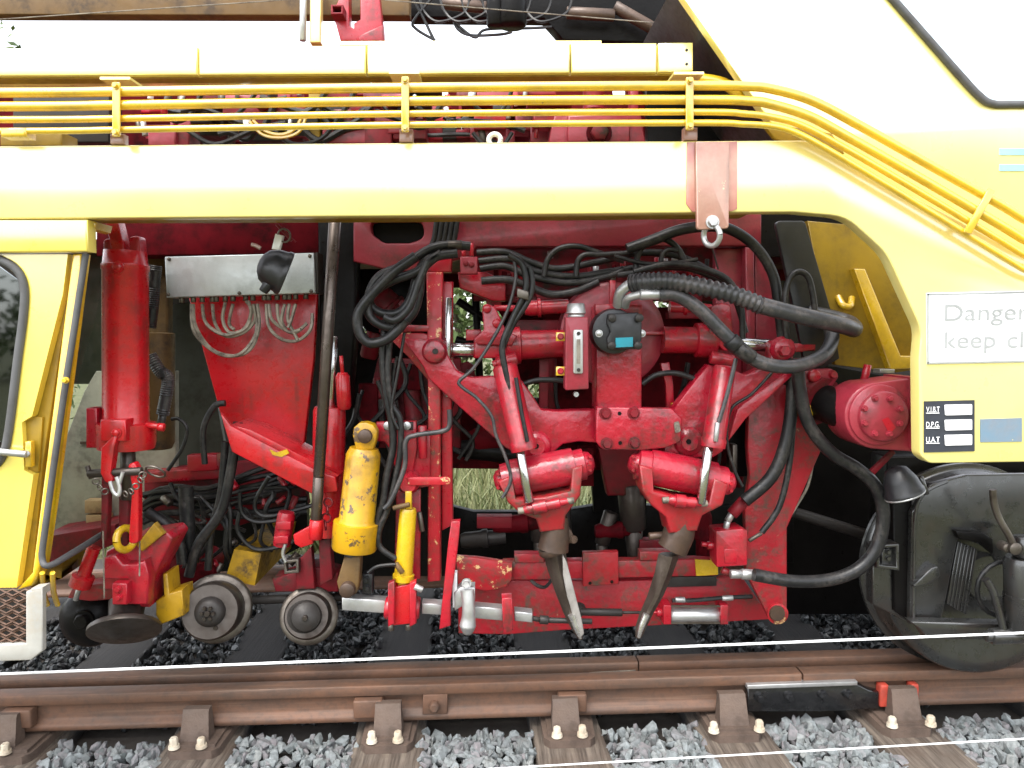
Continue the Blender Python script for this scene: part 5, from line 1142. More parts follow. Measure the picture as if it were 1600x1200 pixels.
b = MB(); b.plate([(716, 915), (800, 906), (960, 908), (1160, 902), (1180, 930), (1205, 968), (1020, 978), (880, 985), (790, 992), (716, 990)], 0.1, 0.04, (), 0.005); b.build('lower_beam', 'red_worn', t)
b = MB(); b.plate([(1030, 902), (1120, 900), (1120, 916), (1030, 918)], 0.08, 0.02, (), 0.003); b.build('dark_strip', 'dark_steel', t)
b = MB(); b.rod((906, 956, 0.02), (972, 957, 0.02), 6); b.rod((972, 957, 0.02), (1010, 957, 0.02), 2.5, seg=8); b.build('damper', 'dark_steel', t)
b = MB(); b.disc(905, 955, 0.02, [(-0.01, 8), (0.02, 12)]); b.build('damper_mount', 'dark_steel', t)
b = MB(); b.tube([(830, 907, 0.04), (840, 915, 0.02), (852, 917, 0.02), (862, 906, 0.04)], 3, 5, 6); b.build('cable_loop', 'hose', t)
t = thing('pneumatic_cylinder', 'small silver pneumatic cylinder with red ends on the lower beam', 'pneumatic cylinder', (1085, 975, 0.02))
b = MB(); b.rod((1046, 961, 0.02), (1130, 961, 0.02), 12); b.build('barrel', 'alu', t)
for x in (1037, 1126):
    b = MB(); b.rect(x, 946, x + 12, 976, -0.02, 0.07, 0.003); b.build('end_cap', 'red', t)
b = MB(); b.rect(1040, 946, 1132, 949, -0.015, 0.005, 0); b.cut(); b.rect(1040, 972, 1132, 975, -0.015, 0.005, 0); b.build('tie_rod', 'steel', t)
b = MB(); b.rod((1016, 957, 0.02), (1038, 957, 0.02), 2.5, seg=8); b.rod((1026, 957, 0.02), (1038, 957, 0.02), 7, seg=10); b.build('rod', 'red', t)
b = MB(); b.tube([(1050, 938, 0.0), (1080, 938, 0.0), (1130, 934, 0.0), (1175, 932, 0.02)], 3.5, 5, 7); b.build('air_line', 'hose', t)
b = MB(); b.rod((1055, 937, -0.001), (1070, 937, -0.001), 4.5, seg=8); b.cut(); b.rod((1128, 935, -0.001), (1145, 934, -0.001), 4.5, seg=8); b.build('connector', 'alu', t)

# ================================================================ the twin unit beyond, dim red, and clutter in the bay
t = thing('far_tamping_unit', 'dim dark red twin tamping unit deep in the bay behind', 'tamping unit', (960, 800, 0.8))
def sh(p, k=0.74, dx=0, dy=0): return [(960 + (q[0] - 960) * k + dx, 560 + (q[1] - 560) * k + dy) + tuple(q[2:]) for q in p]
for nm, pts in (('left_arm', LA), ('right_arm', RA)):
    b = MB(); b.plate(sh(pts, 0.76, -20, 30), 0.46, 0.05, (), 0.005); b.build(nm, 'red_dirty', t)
for x0, y0, x1, y1, r_, m_ in ((735, 690, 840, 672, 20, 'maroon'), (720, 700, 900, 720, 16, 'grease_shade'), (640, 590, 655, 720, 14, 'red_dirty'), (610, 600, 612, 700, 10, 'maroon'), (875, 700, 880, 830, 16, 'dark_steel'),
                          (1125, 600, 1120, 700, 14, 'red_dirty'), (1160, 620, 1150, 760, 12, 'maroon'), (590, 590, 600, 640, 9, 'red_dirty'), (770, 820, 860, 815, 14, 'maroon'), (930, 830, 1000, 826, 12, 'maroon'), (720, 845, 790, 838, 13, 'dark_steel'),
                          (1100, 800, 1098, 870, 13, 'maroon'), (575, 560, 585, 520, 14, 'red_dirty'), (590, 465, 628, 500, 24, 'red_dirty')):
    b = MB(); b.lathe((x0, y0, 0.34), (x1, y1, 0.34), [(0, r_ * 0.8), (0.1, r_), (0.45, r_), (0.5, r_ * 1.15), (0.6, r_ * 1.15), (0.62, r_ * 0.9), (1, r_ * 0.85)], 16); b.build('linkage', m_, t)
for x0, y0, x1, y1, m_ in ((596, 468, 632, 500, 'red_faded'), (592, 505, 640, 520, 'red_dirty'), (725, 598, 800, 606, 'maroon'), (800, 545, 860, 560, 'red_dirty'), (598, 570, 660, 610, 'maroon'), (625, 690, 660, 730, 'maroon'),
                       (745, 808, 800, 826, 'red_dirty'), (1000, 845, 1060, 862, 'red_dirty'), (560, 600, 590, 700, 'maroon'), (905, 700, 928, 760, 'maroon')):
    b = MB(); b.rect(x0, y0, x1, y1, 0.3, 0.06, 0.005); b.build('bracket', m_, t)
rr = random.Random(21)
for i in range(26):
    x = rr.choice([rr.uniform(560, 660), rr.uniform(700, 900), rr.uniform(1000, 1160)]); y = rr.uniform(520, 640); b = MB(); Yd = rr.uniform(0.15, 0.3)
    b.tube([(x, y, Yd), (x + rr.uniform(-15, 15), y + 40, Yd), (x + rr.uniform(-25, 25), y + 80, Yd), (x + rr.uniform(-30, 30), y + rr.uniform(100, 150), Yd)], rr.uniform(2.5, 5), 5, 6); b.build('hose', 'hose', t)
# ================================================================ right hand column and valve block
t = thing('end_plate_column', 'broad red end plate with a pin at its foot right of the tines', 'end plate', (1205, 975, -0.02))
b = MB(); b.plate([(1170, 620), (1210, 600), (1250, 576), (1285, 700), (1230, 825), (1230, 962, 10), (1222, 974, 8), (1206, 974, 8), (1166, 895), (1164, 790), (1172, 745), (1168, 700)], -0.03, 0.03, (), 0.005); b.build('plate', 'red_worn', t)
b = MB(); b.disc(1214, 958, -0.03, [(-0.02, 12), (-0.015, 14), (-0.012, 14), (-0.01, 17), (0.0, 17)]); c = b.build('pin_boss', 'red_chipped', t)
b = MB(); b.disc(1214, 958, -0.05, [(-0.008, 12), (0.0, 13)]); b.build('pin', 'tine_brown', c)
b = MB(); b.plate([(1118, 388), (1160, 388), (1160, 600), (1118, 600)], 0.1, 0.04, (), 0.005); b.build('upper_panel', 'red_faded', t)
b = MB(); b.plate([(1165, 386), (1178, 388), (1182, 600), (1167, 600)], 0.05, 0.05, (), 0.005); b.build('upper_rib', 'red_faded', t)
b = MB(); b.plate([(1180, 392), (1205, 430), (1218, 500), (1216, 600), (1182, 600)], 0.1, 0.04, (), 0.005); b.build('upper_panel', 'red_faded', t)
b = MB(); b.rect(1140, 610, 1168, 745, 0.12, 0.04, 0.004); b.build('dark_back', 'grease_shade', t)
b = MB(); b.rect(1145, 695, 1152, 740, 0.05, 0.05, 0.003); b.build('small_bracket', 'steel', t)
b = MB(); b.rect(1236, 537, 1275, 550, -0.06, 0.04, 0.003); b.build('lug', 'red', t)
t = thing('valve_block', 'square red valve block with hoses at the foot of the end plate', 'valve block', (1145, 890, -0.12))
b = MB(); b.plate([(1118, 830, 3), (1160, 826, 3), (1168, 830), (1168, 884, 3), (1120, 887, 3)], -0.13, 0.09, (), 0.006); k = b.build('block', 'red', t)
b = MB(); b.rect(1132, 858, 1152, 880, -0.133, 0.006, 0.003); b.build('cover', 'red', k)
b = MB(); b.rod((1105, 852, -0.09), (1120, 852, -0.09), 6, seg=10); b.rod((1096, 850, -0.09), (1105, 851, -0.09), 4, seg=8); b.build('plug', 'red', t)
b = MB(); b.rod((1128, 890, -0.1), (1140, 896, -0.1), 6, seg=8); b.build('elbow', 'red', t)
b = MB(); b.rod((1141, 897, -0.13), (1158, 897, -0.13), 7.5, seg=8); b.rod((1158, 897, -0.13), (1180, 898, -0.13), 8.5); b.build('hose_end', 'alu', t)
b = MB(); b.rod((1134, 828, -0.1), (1137, 814, -0.1), 5, seg=8); b.rod((1137, 814, -0.1), (1145, 800, -0.1), 6, seg=8); b.build('fitting', 'alu', t)
b = MB(); b.rod((1143, 804, -0.1), (1163, 782, -0.1), 9.5); b.build('hose_sleeve', 'red_dirty', t)
b = MB(); b.rod((1170, 845, -0.1), (1190, 833, -0.1), 3.5, seg=8); b.build('fitting', 'steel', t)
# round hub box
Y = -0.32
t = thing('pivot_hub', 'red box with round bolted cover and dark shaft below the arch', 'pivot hub', (1380, 700, Y))
b = MB(); b.plate([(1372 + 52 * math.cos(math.radians(a)), 650 + 52 * math.sin(math.radians(a))) for a in range(100, 271, 10)] + [(1425, 591), (1440, 590), (1440, 707), (1400, 704)], Y + 0.01, 0.16, (), 0.006); b.build('box', 'red_faded', t)
b = MB(); b.plate([(1428, 590), (1444, 590), (1444, 706), (1428, 703)], Y - 0.02, 0.2, (), 0.004); b.build('edge_flange', 'red_faded', t)
b = MB(); b.disc(1372, 648, Y + 0.01, [(-0.012, 47), (-0.009, 48.5), (0.004, 48.5)], 40); b.build('rim', 'red_faded', t)
b = MB(); b.disc(1378, 650, Y, [(-0.022, 37), (-0.015, 40), (0.0, 40)], 40); c = b.build('cover', 'red_faded', t)
for k in range(8):
    a = k * math.pi / 4 + 0.4
    b = MB(); b.hexb(1378 + 30 * math.cos(a), 650 + 30 * math.sin(a), Y - 0.022, 4.2, 0.014); b.build('bolt', 'red_faded', c)
b = MB(); b.plate([(1378, 656), (1388, 652), (1400, 668), (1390, 678)], Y - 0.0235, 0.002, (), 0); b.build('fresh_paint', 'red', c)
b = MB(); b.lathe((1270, 622, -0.05), (1330, 646, Y + 0.1), [(0, 34), (0.2, 34), (0.25, 29), (1, 29)], 28); b.build('shaft', 'grease_shade', t)
b = MB(); b.lathe((1262, 618, -0.05), (1284, 628, -0.11), [(0, 38), (1, 38)], 28); b.build('collar', 'red_dirty', t)
b = MB(); b.rect(1264, 622, 1271, 652, -0.13, 0.02, 0.004); b.build('yellow_marker', 'clean_yellow', t)
b = MB(); b.plate([(1255, 578, 5), (1300, 576, 8), (1312, 588, 6), (1298, 608), (1270, 614), (1262, 640), (1252, 610)], -0.12, 0.03, (), 0.005); k = b.build('link', 'red_faded', t)
b = MB(); b.disc(1270, 587, -0.12, [(-0.02, 8), (-0.015, 10), (0, 10)]); b.cut(); b.disc(1301, 585, -0.12, [(-0.015, 5), (0, 7)]); b.build('link_pin', 'red', k)
b = MB(); b.rod((1350, 596, -0.15), (1356, 570, -0.15), 6); b.build('upright', 'red', t)
# ================================================================ wheel and bogie on the right
C = W(1531, 884, -0.02); Rw = 0.385
C = Vector((C.x, 0.0, Rw))
t = thing('rail_wheelset', 'large dark rail wheel standing on the running rail at right', 'wheel', Vector((C.x, 0.03, 0.0)))
def wl(prof): # dy, r metres
    b = MB(); y0, y1 = prof[0][0], prof[-1][0]
    b.wlathe(Vector((C.x, y0, C.z)), Vector((C.x, y1, C.z)), [((d - y0) / (y1 - y0), r_) for d, r_ in prof], 72); return b
wl([(-0.035, 0.30), (-0.045, 0.335), (-0.045, 0.372), (-0.035, 0.383), (0.078, 0.386), (0.088, 0.395), (0.092, 0.41), (0.105, 0.412), (0.112, 0.40), (0.112, 0.33), (0.10, 0.30)]).build('tyre', 'bogie', t)
wl([(-0.012, 0.06), (-0.012, 0.30), (0.05, 0.301), (0.05, 0.06)]).build('disc', 'grease_shade', t)
wl([(-0.07, 0.04), (-0.07, 0.085), (-0.02, 0.095), (0.0, 0.095)]).build('hub', 'bogie', t)
t = thing('axle_guard', 'dark greasy axle guard plate with torn opening over the wheel', 'bogie frame', (1500, 980, -0.2))
Y = -0.16
b = MB(); b.plate([(1425, 800, 12), (1452, 758, 20), (1510, 742), (1900, 736), (1900, 870), (1560, 880), (1550, 860), (1500, 838), (1496, 845), (1478, 938), (1470, 972), (1422, 976)], Y, 0.025, (), 0.005); b.build('guard_plate', 'bogie', t)
b = MB(); b.tube([(1427, 975, Y - 0.004), (1428, 900, Y - 0.004), (1430, 805, Y - 0.004), (1445, 770, Y - 0.004), (1480, 752, Y - 0.004)], 2.8, 6, 7); b.build('rim', 'bogie', t)
b = MB(); b.plate([(1424, 972), (1560, 975), (1900, 976), (1900, 1000), (1450, 1000), (1440, 985)], Y - 0.06, 0.05, (), 0.006); b.build('bottom_bar', 'bogie', t)
b = MB(); b.plate([(1363, 852), (1400, 850), (1418, 900), (1424, 975), (1395, 960), (1364, 945)], Y + 0.05, 0.05, (), 0.006); b.build('brake_hanger', 'bogie', t)
b = MB(); b.plate([(1395, 770), (1426, 760), (1426, 976), (1398, 955)], Y + 0.03, 0.05, (), 0.006); b.build('side_plate', 'grease_shade', t)
b = MB(); b.plate([(1370, 852), (1405, 850), (1406, 892), (1370, 888)], Y - 0.02, 0.06, [[(1375, 857), (1400, 855), (1401, 886), (1375, 883)]], 0.004); b.build('square_bracket', 'bogie', t)
b = MB(); b.rect(1378, 858, 1398, 884, Y + 0.01, 0.02, 0.002); b.cut(); b.hexb(1387, 862, Y + 0.01, 4); b.cut(); b.hexb(1387, 872, Y + 0.01, 4); b.build('bracket_bolt', 'bogie', t)
for i in range(6):
    x = 1497 + i * 5.2
    b = MB(); b.plate([(x, 846 + i * 2), (x + 4.6, 848 + i * 2), (x - 13, 946 + i * 3), (x - 17.5, 943 + i * 3)], Y + 0.012 - 0.003 * (i % 2), 0.03, (), 0.002); b.build('spring_leaf', 'bogie', t)
b = MB(); b.plate([(1494, 830), (1535, 832), (1552, 842), (1553, 866), (1530, 848), (1500, 842)], Y - 0.03, 0.03, (), 0.004); b.build('torn_edge', 'grease_shade', t)
b = MB(); b.plate([(1428, 915), (1455, 888), (1466, 884, 4), (1470, 900), (1455, 912), (1430, 918)], Y - 0.03, 0.03, (), 0.004); b.build('dented_lip', 'bogie', t)
b = MB(); b.wbox((C.x - 0.12, 0.02, C.z - 0.1), (C.x + 0.3, 0.1, C.z + 0.14), 0.01); b.build('axle_box', 'grease_shade', t)
b = MB(); b.wbox((W(1395, 800, 0.2).x, 0.25, 0.45), (4.0, 0.4, 0.8), 0.01); b.build('bogie_beam', 'grease_shade', t)
t = thing('shock_absorber', 'upright dark shock absorber with bent steel arm at right edge', 'shock absorber', (1590, 1000, -0.3))
Y = -0.3
b = MB(); b.lathe((1602, 985, Y), (1600, 870, Y), [(0, 28), (0.05, 31), (0.5, 31), (0.505, 29.5), (0.93, 29.5), (1, 26)], 24); b.build('body', 'bogie', t)
b = MB(); b.rod((1600, 870, Y), (1602, 838, Y), 18); b.build('upper_mount', 'bogie', t)
b = MB(); b.tube([(1551, 765, Y - 0.02), (1554, 790, Y - 0.02), (1562, 812, Y - 0.02), (1577, 838, Y - 0.02), (1585, 856, Y - 0.02)], 5.5, 6, 10); b.build('bent_arm', 'steel', t)
b = MB(); b.disc(1583, 856, Y - 0.02, [(-0.02, 6), (-0.015, 10), (0.02, 10)]); b.cut(); b.disc(1570, 854, Y, [(-0.02, 6), (-0.015, 8), (0.02, 8)]); b.build('arm_bush', 'steel', t)
b = MB(); b.tube([(1540, 905, Y), (1552, 925, Y), (1562, 960, Y), (1568, 985, Y)], 6, 6, 8); b.build('lever', 'bogie', t)
b = MB(); b.torus(1570, 920, Y + 0.05, 46, 4, (0, 1, 0)); b.build('hose_ring', 'hose', t)
b = MB(); b.rod((1548, 994, Y), (1640, 992, Y), 13); b.rod((1540, 994, Y), (1556, 994, Y), 9); b.build('lower_pin', 'bogie', t)
# lamp under the hub
t = thing('work_lamp', 'round dark work lamp hanging below the red hub box', 'work lamp', (1412, 780, -0.25))
b = MB(); b.lathe((1398, 730, -0.25), (1414, 772, -0.255), [(0, 8), (0.1, 17), (0.5, 26), (0.85, 29), (0.9, 31), (1, 31)], 28); b.build('shell', 'black_plastic', t)
b = MB(); c_ = W(1414, 777, -0.27); b.torus(1414, 773, -0.256, 30, 1.6, tuple((W(1414, 772, -0.255) - W(1398, 730, -0.25)).normalized()), 30); b.build('bezel', 'alu', t)
b = MB(); b.rod((1438, 745, -0.22), (1448, 772, -0.22), 4.5, seg=8); b.build('bracket', 'bogie', t)
b = MB(); b.plate([(1358, 738), (1395, 703), (1400, 708), (1366, 743)], -0.2, 0.015, (), 0.002); b.build('stay', 'red_dirty', t)
# ================================================================ hoses, each one a thing of its own
def hose(label, pts, r_, Y, m='hose', seg=10):
    b = MB(); b.tube([(p[0], p[1], Y + (p[2] if len(p) > 2 else 0)) for p in pts], r_, 8, seg)
    return tag(b.build('hydraulic_hose', m), label, 'hose')
# the thick corrugated one from the motor to the arch and back
t = thing('corrugated_hose', 'thick grey hose in ribbed sleeve arching from the motor to the right', 'hose', (1150, 480, -0.34))
cp = [(968, 476, 0.08), (972, 455, 0.06), (985, 443, 0.03), (1010, 440, 0), (1050, 440, -0.01), (1100, 449, -0.02), (1150, 462, -0.02), (1190, 478, -0.02)]
P, K = spline([W(x, y, -0.32 + d) for x, y, d in cp[2:]], [13 / S(-0.32)] * 6, 20)
b = MB(); b.wtube(P, [k * (1.12 if (i // 2) % 2 else 0.94) for i, k in enumerate(K)], 14); b.build('ribbed_sleeve', 'hose_grey', t)
b = MB(); b.tube([(1188, 477, -0.34), (1230, 488, -0.33), (1280, 500, -0.31), (1318, 509, -0.27), (1334, 514, -0.2), (1325, 505, -0.12), (1290, 495, -0.08), (1262, 490, -0.06)], 13.5, 9, 14); b.build('hose', 'hose_grey', t)
b = MB(); b.tube([(966, 478, -0.24), (969, 458, -0.27), (985, 444, -0.29)], 8.5, 6, 12); b.build('elbow', 'alu', t)
t = thing('return_hose', 'thick black hose with silver elbow looping below the ribbed hose', 'hose', (1150, 560, -0.3))
b = MB(); b.tube([(1030, 461, -0.32), (1055, 461, -0.32), (1090, 481, -0.32), (1130, 520, -0.32), (1165, 553, -0.31), (1200, 570, -0.3), (1245, 572, -0.28), (1285, 556, -0.24), (1300, 530, -0.18), (1295, 505, -0.1)], 11, 9, 14); b.build('hose', 'hose_grey', t)
b = MB(); b.rod((1000, 460, -0.32), (1032, 460, -0.32), 9, seg=16); b.build('ferrule', 'alu', t)
b = MB(); b.tube([(977, 478, -0.25), (982, 466, -0.29), (1002, 460, -0.32)], 6.5, 6, 10); b.build('elbow', 'alu', t)
b = MB(); b.rod((1140, 530, -0.32), (1152, 543, -0.32), 14); b.rod((1150, 541, -0.32), (1175, 560, -0.31), 12.5); b.build('tape_wrap', 'hose', t)
# left loops
L = [([(735, 385), (700, 383), (670, 390), (630, 415), (595, 430), (578, 455), (580, 478), (600, 490), (625, 487), (642, 465), (652, 430), (668, 405), (705, 395)], 7, 'black hose in the inner coil left of the red coupling block'),
     ([(715, 396), (680, 402), (650, 425), (610, 440), (580, 462), (576, 490), (595, 508), (622, 510), (645, 490), (655, 460), (662, 420), (690, 395)], 7, 'black hose in the middle coil left of the red coupling block'),
     ([(650, 400), (615, 425), (590, 450), (562, 485), (560, 515), (575, 535), (600, 532), (622, 515), (632, 500)], 8, 'stiff black hose in the outer coil left of the guide column'),
     ([(668, 408), (655, 440), (640, 480), (618, 500), (600, 495)], 6, 'black hose crossing the coils left of the guide column')]
for i, (p, r_, lab) in enumerate(L): hose(lab, p, r_, -0.2 - 0.03 * i)
for i in range(5):
    x = 678 + i * 8
    hose(['first', 'second', 'third', 'fourth', 'fifth'][i] + ' from left of five black hoses dropping behind the beam', [(x + 6, 330), (x + 3, 355), (x - 2, 380), (x - 18 + i, 405)], 4.2, 0.0)
b = MB(); b.rod((700, 383, -0.2), (722, 383, -0.2), 7.5); b.rod((690, 396, -0.2), (712, 396, -0.2), 7); tag(b.build('hose_coupling', 'worn_steel'), 'pair of grey hose couplings beside the red coupling block', 'coupling')
# run along the top of the tamping unit
T = [([(745, 395), (790, 394), (830, 410), (870, 420), (930, 410), (1000, 395), (1060, 400), (1120, 430)], 5.5), ([(748, 408), (800, 405), (840, 425), (900, 432), (950, 425), (1010, 418), (1080, 420), (1140, 445)], 5.5),
     ([(750, 420), (790, 416), (830, 432), (890, 442), (950, 432), (975, 420)], 5.5), ([(752, 439), (790, 437), (820, 445), (860, 460), (900, 455), (935, 440)], 6),
     ([(850, 432), (856, 405), (875, 388), (905, 385), (935, 395), (975, 408)], 4.5), ([(900, 432), (903, 408), (915, 398), (940, 398), (990, 395)], 4.5),
     ([(992, 430), (998, 395), (1015, 375), (1040, 374), (1060, 390), (1072, 415)], 5), ([(1032, 420), (1035, 398), (1045, 390), (1058, 392)], 4), ([(960, 400), (1010, 412), (1060, 410), (1090, 405)], 3.5),
     ([(965, 430), (1000, 425), (1040, 415), (1085, 418), (1130, 436), (1150, 470), (1165, 520)], 5), ([(990, 425), (1050, 412), (1100, 420), (1140, 440), (1158, 480), (1160, 530)], 5)]
LT = ['uppermost black hose running right from the coupling block', 'second black hose running right from the coupling block', 'third black hose running right from the coupling block', 'lowest black hose running right from the coupling block',
      'thin black hose arching above the left side of the housing', 'small black hose arch just left of the housing top', 'black hose arch above the ribbed hose', 'small black hose hook above the ribbed hose', 'thin black line above the housing', 'black hose bending down behind the ribbed hose', 'black hose bending down beside the return hose']
for i, (p, r_) in enumerate(T): hose(LT[i], p, r_, 0.0 - 0.012 * i)
hose('black hose bunch hanging from the clip over the left squeeze cylinder, thick one', [(795, 398), (815, 412), (822, 440), (818, 462), (800, 500), (785, 540), (790, 580), (805, 640), (815, 668)], 5, -0.26)
hose('thin black hose crossing the left arm in a long diagonal', [(800, 395), (806, 430), (795, 480), (770, 530), (740, 575), (718, 595), (722, 605), (745, 622), (768, 650), (775, 680), (790, 715), (798, 750), (785, 778)], 2.8, -0.25, 'hose_grey', 8)
hose('black hose falling from the clip to the left trunnion', [(828, 418), (832, 445), (825, 470), (800, 510), (783, 550)], 4.5, -0.255)
b = MB(); b.rect(808, 450, 826, 464, -0.285, 0.03, 0.003, 0.3); tag(b.build('hose_clip', 'steel'), 'small steel clip bundling black hoses over the left squeeze cylinder', 'clip')
hose('big black hose arching under the beam past the shackle', [(980, 389), (1020, 375), (1060, 360), (1100, 354), (1140, 358), (1180, 385), (1208, 430), (1218, 490), (1225, 550), (1232, 600)], 8.5, -0.1)
hose('thick black hose falling down the end plate to the valve block', [(1236, 560), (1238, 620), (1228, 690), (1205, 745), (1163, 783)], 10.5, -0.14)
hose('thin black hose falling down the end plate to the right of the thick one', [(1245, 560), (1240, 640), (1234, 720), (1218, 790), (1190, 832)], 5, -0.13)
hose('long black hose sweeping round in front of the dark bay to the valve block', [(1246, 560), (1250, 610), (1265, 665), (1300, 708), (1340, 733), (1368, 760), (1380, 800), (1372, 850), (1345, 886), (1300, 905), (1240, 908), (1178, 898)], 10.5, -0.2)
hose('black hose loop in front of the dark flap', [(1232, 560), (1226, 480), (1232, 440), (1246, 425), (1262, 432), (1270, 460), (1275, 500)], 5, -0.15)
hose('black hose arching through the left opening below the housing', [(818, 600), (840, 594), (870, 594), (885, 596)], 4.5, -0.1)
hose('black hose arching through the right opening below the housing', [(1003, 600), (1025, 586), (1055, 583), (1085, 592)], 4.5, -0.1)
hose('thin black hose from the right tine up to the arm', [(1160, 760), (1148, 735), (1136, 690), (1142, 640), (1175, 615), (1208, 580)], 2.6, -0.2, 'hose', 8)
hose('thin grey cable beyond the right edge of the end plate', [(1270, 725), (1262, 760), (1245, 790), (1222, 826)], 2.2, -0.02, 'cable', 6)
b = MB(); b.wire([(1112, 385, -0.5), (1122, 420, -0.4)], 1.5); tag(b.build('shackle_wire', 'dark_steel'), 'short wire hanging from the shackle', 'wire')
# ================================================================ above the beam
hi = thing('overhead_gantry', 'dirty ochre overhead beam crossing the top edge of the picture', 'beam', (400, 27, 0.3))
b = MB(); b.plate([(-700, -40), (640, -40), (640, 24), (-700, 20)], 0.1, 0.06, (), 0.004); b.build('beam', 'ochre', hi)
b = MB(); b.plate([(640, -40), (1100, -40), (1075, 75), (1010, 66), (880, 62), (866, 46), (850, 28), (640, 26)], 0.3, 0.08, (), 0.004); b.build('dark_housing', 'grease_shade', hi)
for x, r_ in ((775, 14), (800, 22)):
    b = MB(); b.rod((x, -20, 0.05), (x, 42, 0.05), r_); b.build('dark_drum', 'grease_shade', hi)
for x0, y0, x1, y1 in ((885, 20, 960, 24), (960, 10, 1030, 50), (690, 5, 760, 12)):
    b = MB(); b.rod((x0, y0, 0.22), (x1, y1, 0.22), 9); b.build('dark_pipe', 'tine_brown', hi)
for i in range(6):
    x = 655 + i * 32; b = MB(); b.tube([(x, -10, 0.2), (x + 8, 18, 0.2), (x + 30, 34, 0.18), (x + 70, 20, 0.2), (x + 80, -10, 0.2)], 2.2, 6, 6); b.build('cable', 'hose', hi)
b = MB(); b.rod((474, -40, 0.0), (473, 64, 0.0), 5, seg=10); tag(b.build('grey_post', 'alu'), 'slim grey tube standing above the cover panels', 'post')
b = MB(); b.rect(484, -40, 501, 66, 0.02, 0.04, 0.004); tag(b.build('yellow_post', 'body_yellow'), 'pale yellow square post standing above the cover panels', 'post')
t = thing('upper_bracket', 'red bracket with square socket rising over the top edge', 'bracket', (565, 66, 0.0))
b = MB(); b.plate([(533, -10), (545, -10), (545, 40), (553, 44), (553, 36), (563, 30), (563, -10), (592, -10), (600, 64), (532, 64), (520, 20)], 0.0, 0.06, (), 0.004); b.build('web', 'red', t)
b = MB(); b.plate([(560, 56), (598, 38), (600, 64), (560, 64)], -0.05, 0.05, (), 0.004); b.build('foot', 'red', t)
b = MB(); b.plate([(517, 7), (536, 7), (536, 22), (517, 22)], -0.06, 0.1, [[(520, 10), (533, 10), (533, 19), (520, 19)]], 0.002); b.build('socket', 'red_dirty', t)
for i, pts in enumerate(([(690, -20), (648, 30), (650, 45), (680, 63)], [(640, -10), (660, 25), (672, 50), (679, 64)], [(708, 28), (715, 45), (735, 55), (780, 54), (800, 50)], [(700, 25), (740, 58), (760, 46), (830, 44), (862, 42)])):
    b = MB(); b.tube([(x, y, 0.2) for x, y in pts], 2.2, 6, 6); o = b.build('dangling_cable', 'hose')
    tag(o, ['thin cable drooping left of the red bracket', 'thin cable curling down behind the red bracket', 'thin cable hanging below the dark drum', 'thin cable looping across the white sky'][i], 'cable')
b = MB(); b.wtube([W(-100, 37, -0.1), W(560, -8, -0.1)], 0.002, 5); tag(b.build('measuring_wire', 'cable'), 'thin measuring wire rising at the top left', 'wire')
b = MB(); b.wtube([W(600, 0, -0.1), W(1050, 38, -0.1)], 0.002, 5); tag(b.build('measuring_wire', 'cable'), 'thin measuring wire falling towards the cab at top right', 'wire')
# machinery seen between the pipes
mt = thing('pivot_bracket', 'pink red pivot bracket with large bolt behind the pipes', 'bracket', (935, 222, -0.1))
b = MB(); b.plate([(868, 172), (1000, 172), (1010, 224), (856, 224)], -0.1, 0.12, (), 0.006); b.build('base', 'red_faded', mt)
b = MB(); b.plate([(888, 180), (985, 178), (985, 222), (886, 222)], -0.14, 0.05, (), 0.006); b.build('cheek', 'red_faded', mt)
b = MB(); b.disc(936, 208, -0.14, [(0.0, 20), (-0.012, 19)]); b.build('washer', 'maroon', mt)
b = MB(); b.hexb(936, 208, -0.15, 14, 0.03, False); b.build('bolt', 'red_dirty', mt)
b = MB(); b.lathe((928, 172, 0.0), (928, 118, 0.0), [(0, 17), (0.55, 17), (0.6, 19), (1, 19)]); b.build('cylinder', 'red_faded', mt)
b = MB(); b.rect(985, 120, 998, 172, 0.0, 0.05, 0.004); b.build('upright', 'red_faded', mt)
mf = thing('valve_manifold', 'red hydraulic manifold blocks with fittings behind the pipes at left', 'manifold', (350, 215, 0.0))
rr = random.Random(5)
b = MB(); b.plate([(-100, 120), (1020, 112), (1020, 226), (-100, 230)], 0.32, 0.03, [[(655, 124), (700, 123), (700, 150), (680, 158), (660, 150)], [(20, 130), (90, 130), (88, 142), (20, 143)], [(955, 125), (978, 124), (978, 150), (958, 150)], [(770, 124), (792, 123), (795, 150), (772, 148)], [(818, 165), (846, 164), (846, 205), (838, 205), (828, 185)], [(725, 185), (745, 185), (742, 205), (725, 205)], [(330, 128), (348, 128), (345, 150), (330, 150)], [(560, 128), (600, 126), (604, 140), (560, 142)], [(500, 150), (520, 150), (520, 172), (500, 172)]], 0); b.build('back_panel', 'maroon', mf)
for i in range(95):
    x = rr.uniform(205, 860); y = rr.uniform(126, 205); w_ = rr.uniform(14, 75); h_ = rr.uniform(10, 38)
    b = MB(); b.rect(x, y, x + w_, y + h_, rr.uniform(-0.12, 0.25), 0.1, 0.005); b.build('valve_block', rr.choice(['red_faded', 'red_dirty', 'red', 'red_faded', 'dark_steel', 'red_faded']), mf)
for i in range(44):
    x = rr.uniform(205, 860); y = rr.uniform(126, 205)
    b = MB(); Yd = rr.uniform(-0.15, 0.1)
    b.rod((x, y, Yd), (x + rr.uniform(-6, 6), y + rr.uniform(12, 26), Yd), rr.uniform(3, 6), seg=10); b.build('fitting', rr.choice(['alu', 'steel', 'sign_white', 'red']), mf)
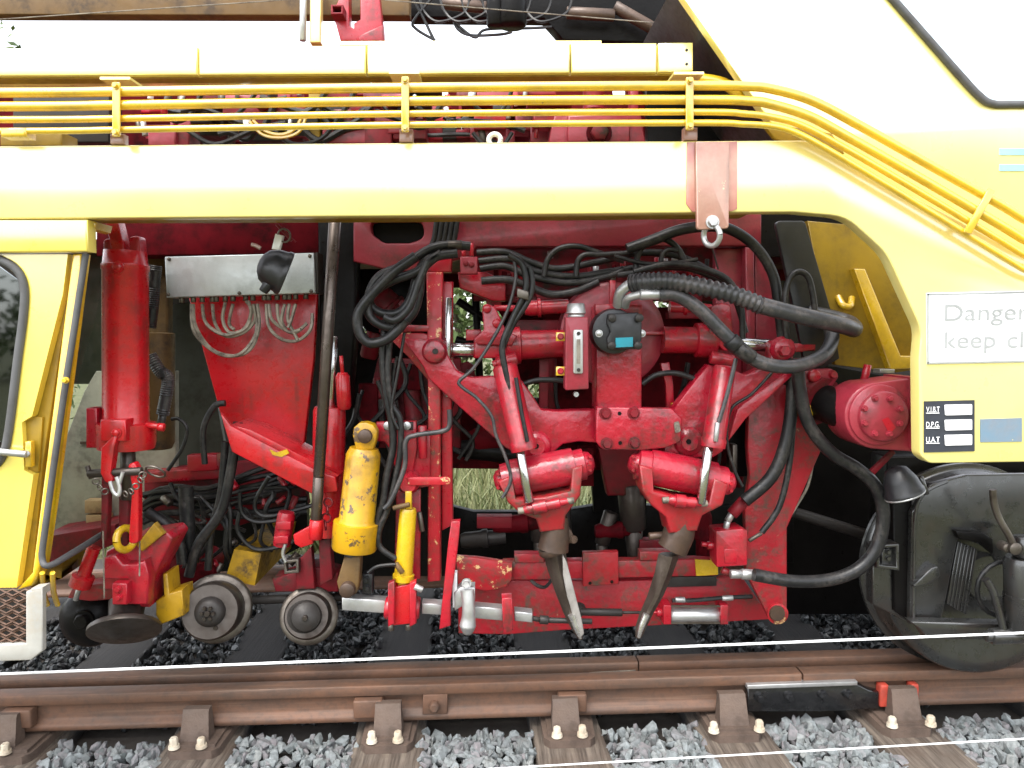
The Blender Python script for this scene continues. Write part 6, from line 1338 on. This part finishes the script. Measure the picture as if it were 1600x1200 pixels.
for i in range(26):
    x = rr.uniform(200, 800); y = rr.uniform(150, 215); Yd = rr.uniform(-0.2, -0.05)
    dx = rr.uniform(60, 160); b = MB()
    b.tube([(x, y, Yd), (x + dx * 0.3, y + rr.uniform(-10, 25), Yd), (x + dx * 0.7, y + rr.uniform(-5, 25), Yd), (x + dx, y + rr.uniform(-30, 20), Yd)], rr.uniform(3, 6), 5, 7); b.build('hose', 'hose', mf)
b = MB(); b.rod((538, 118, 0.0), (538, 225, 0.0), 8); b.build('red_tube', 'red', mf)
b = MB(); b.rect(482, 120, 500, 226, -0.1, 0.05, 0.004); b.build('yellow_upright', 'grime_shade_yellow', mf)
b = MB(); b.rect(0, 206, 96, 228, -0.2, 0.1, 0.004); b.build('yellow_tray', 'grime_shade_yellow', mf)
b = MB(); b.rect(20, 150, 170, 222, 0.05, 0.1, 0.004); b.build('dark_tray', 'dark_steel', mf)
b = MB(); b.tube([(390, 190, -0.2), (410, 210, -0.2), (440, 215, -0.2), (468, 205, -0.2), (480, 175, -0.2)], 2.5, 6, 6); b.build('yellow_hose', 'pipe_yellow', mf)
b = MB(); b.tube([(395, 188, -0.2), (415, 205, -0.2), (440, 210, -0.2), (462, 200, -0.2), (474, 175, -0.2)], 2.5, 6, 6); b.build('yellow_hose', 'pipe_yellow', mf)
b = MB(); b.torus(773, 219, BY + 0.08, 9, 4, (0, 1, 0)); tag(b.build('lifting_eye', 'sign_white'), 'white ring eye standing on the beam behind the pipes', 'ring')
for x, lab in ((600, 'pale steel plate edge under the cover panel near the middle clamp'), (752, 'pale steel plate edge under the cover panel right of the middle clamp')):
    b = MB(); b.rect(x - 26, 124, x + 14, 138, -0.2, 0.02, 0.002); tag(b.build('bright_tab', 'alu'), lab, 'plate')
b = MB(); b.plate([(1010, 120), (1200, 150), (1225, 222), (1012, 222)], -0.05, 0.04, (), 0); tag(b.build('dark_bulkhead', 'grease_shade'), 'dark greasy bulkhead behind the pipes by the raked cab edge', 'bulkhead')
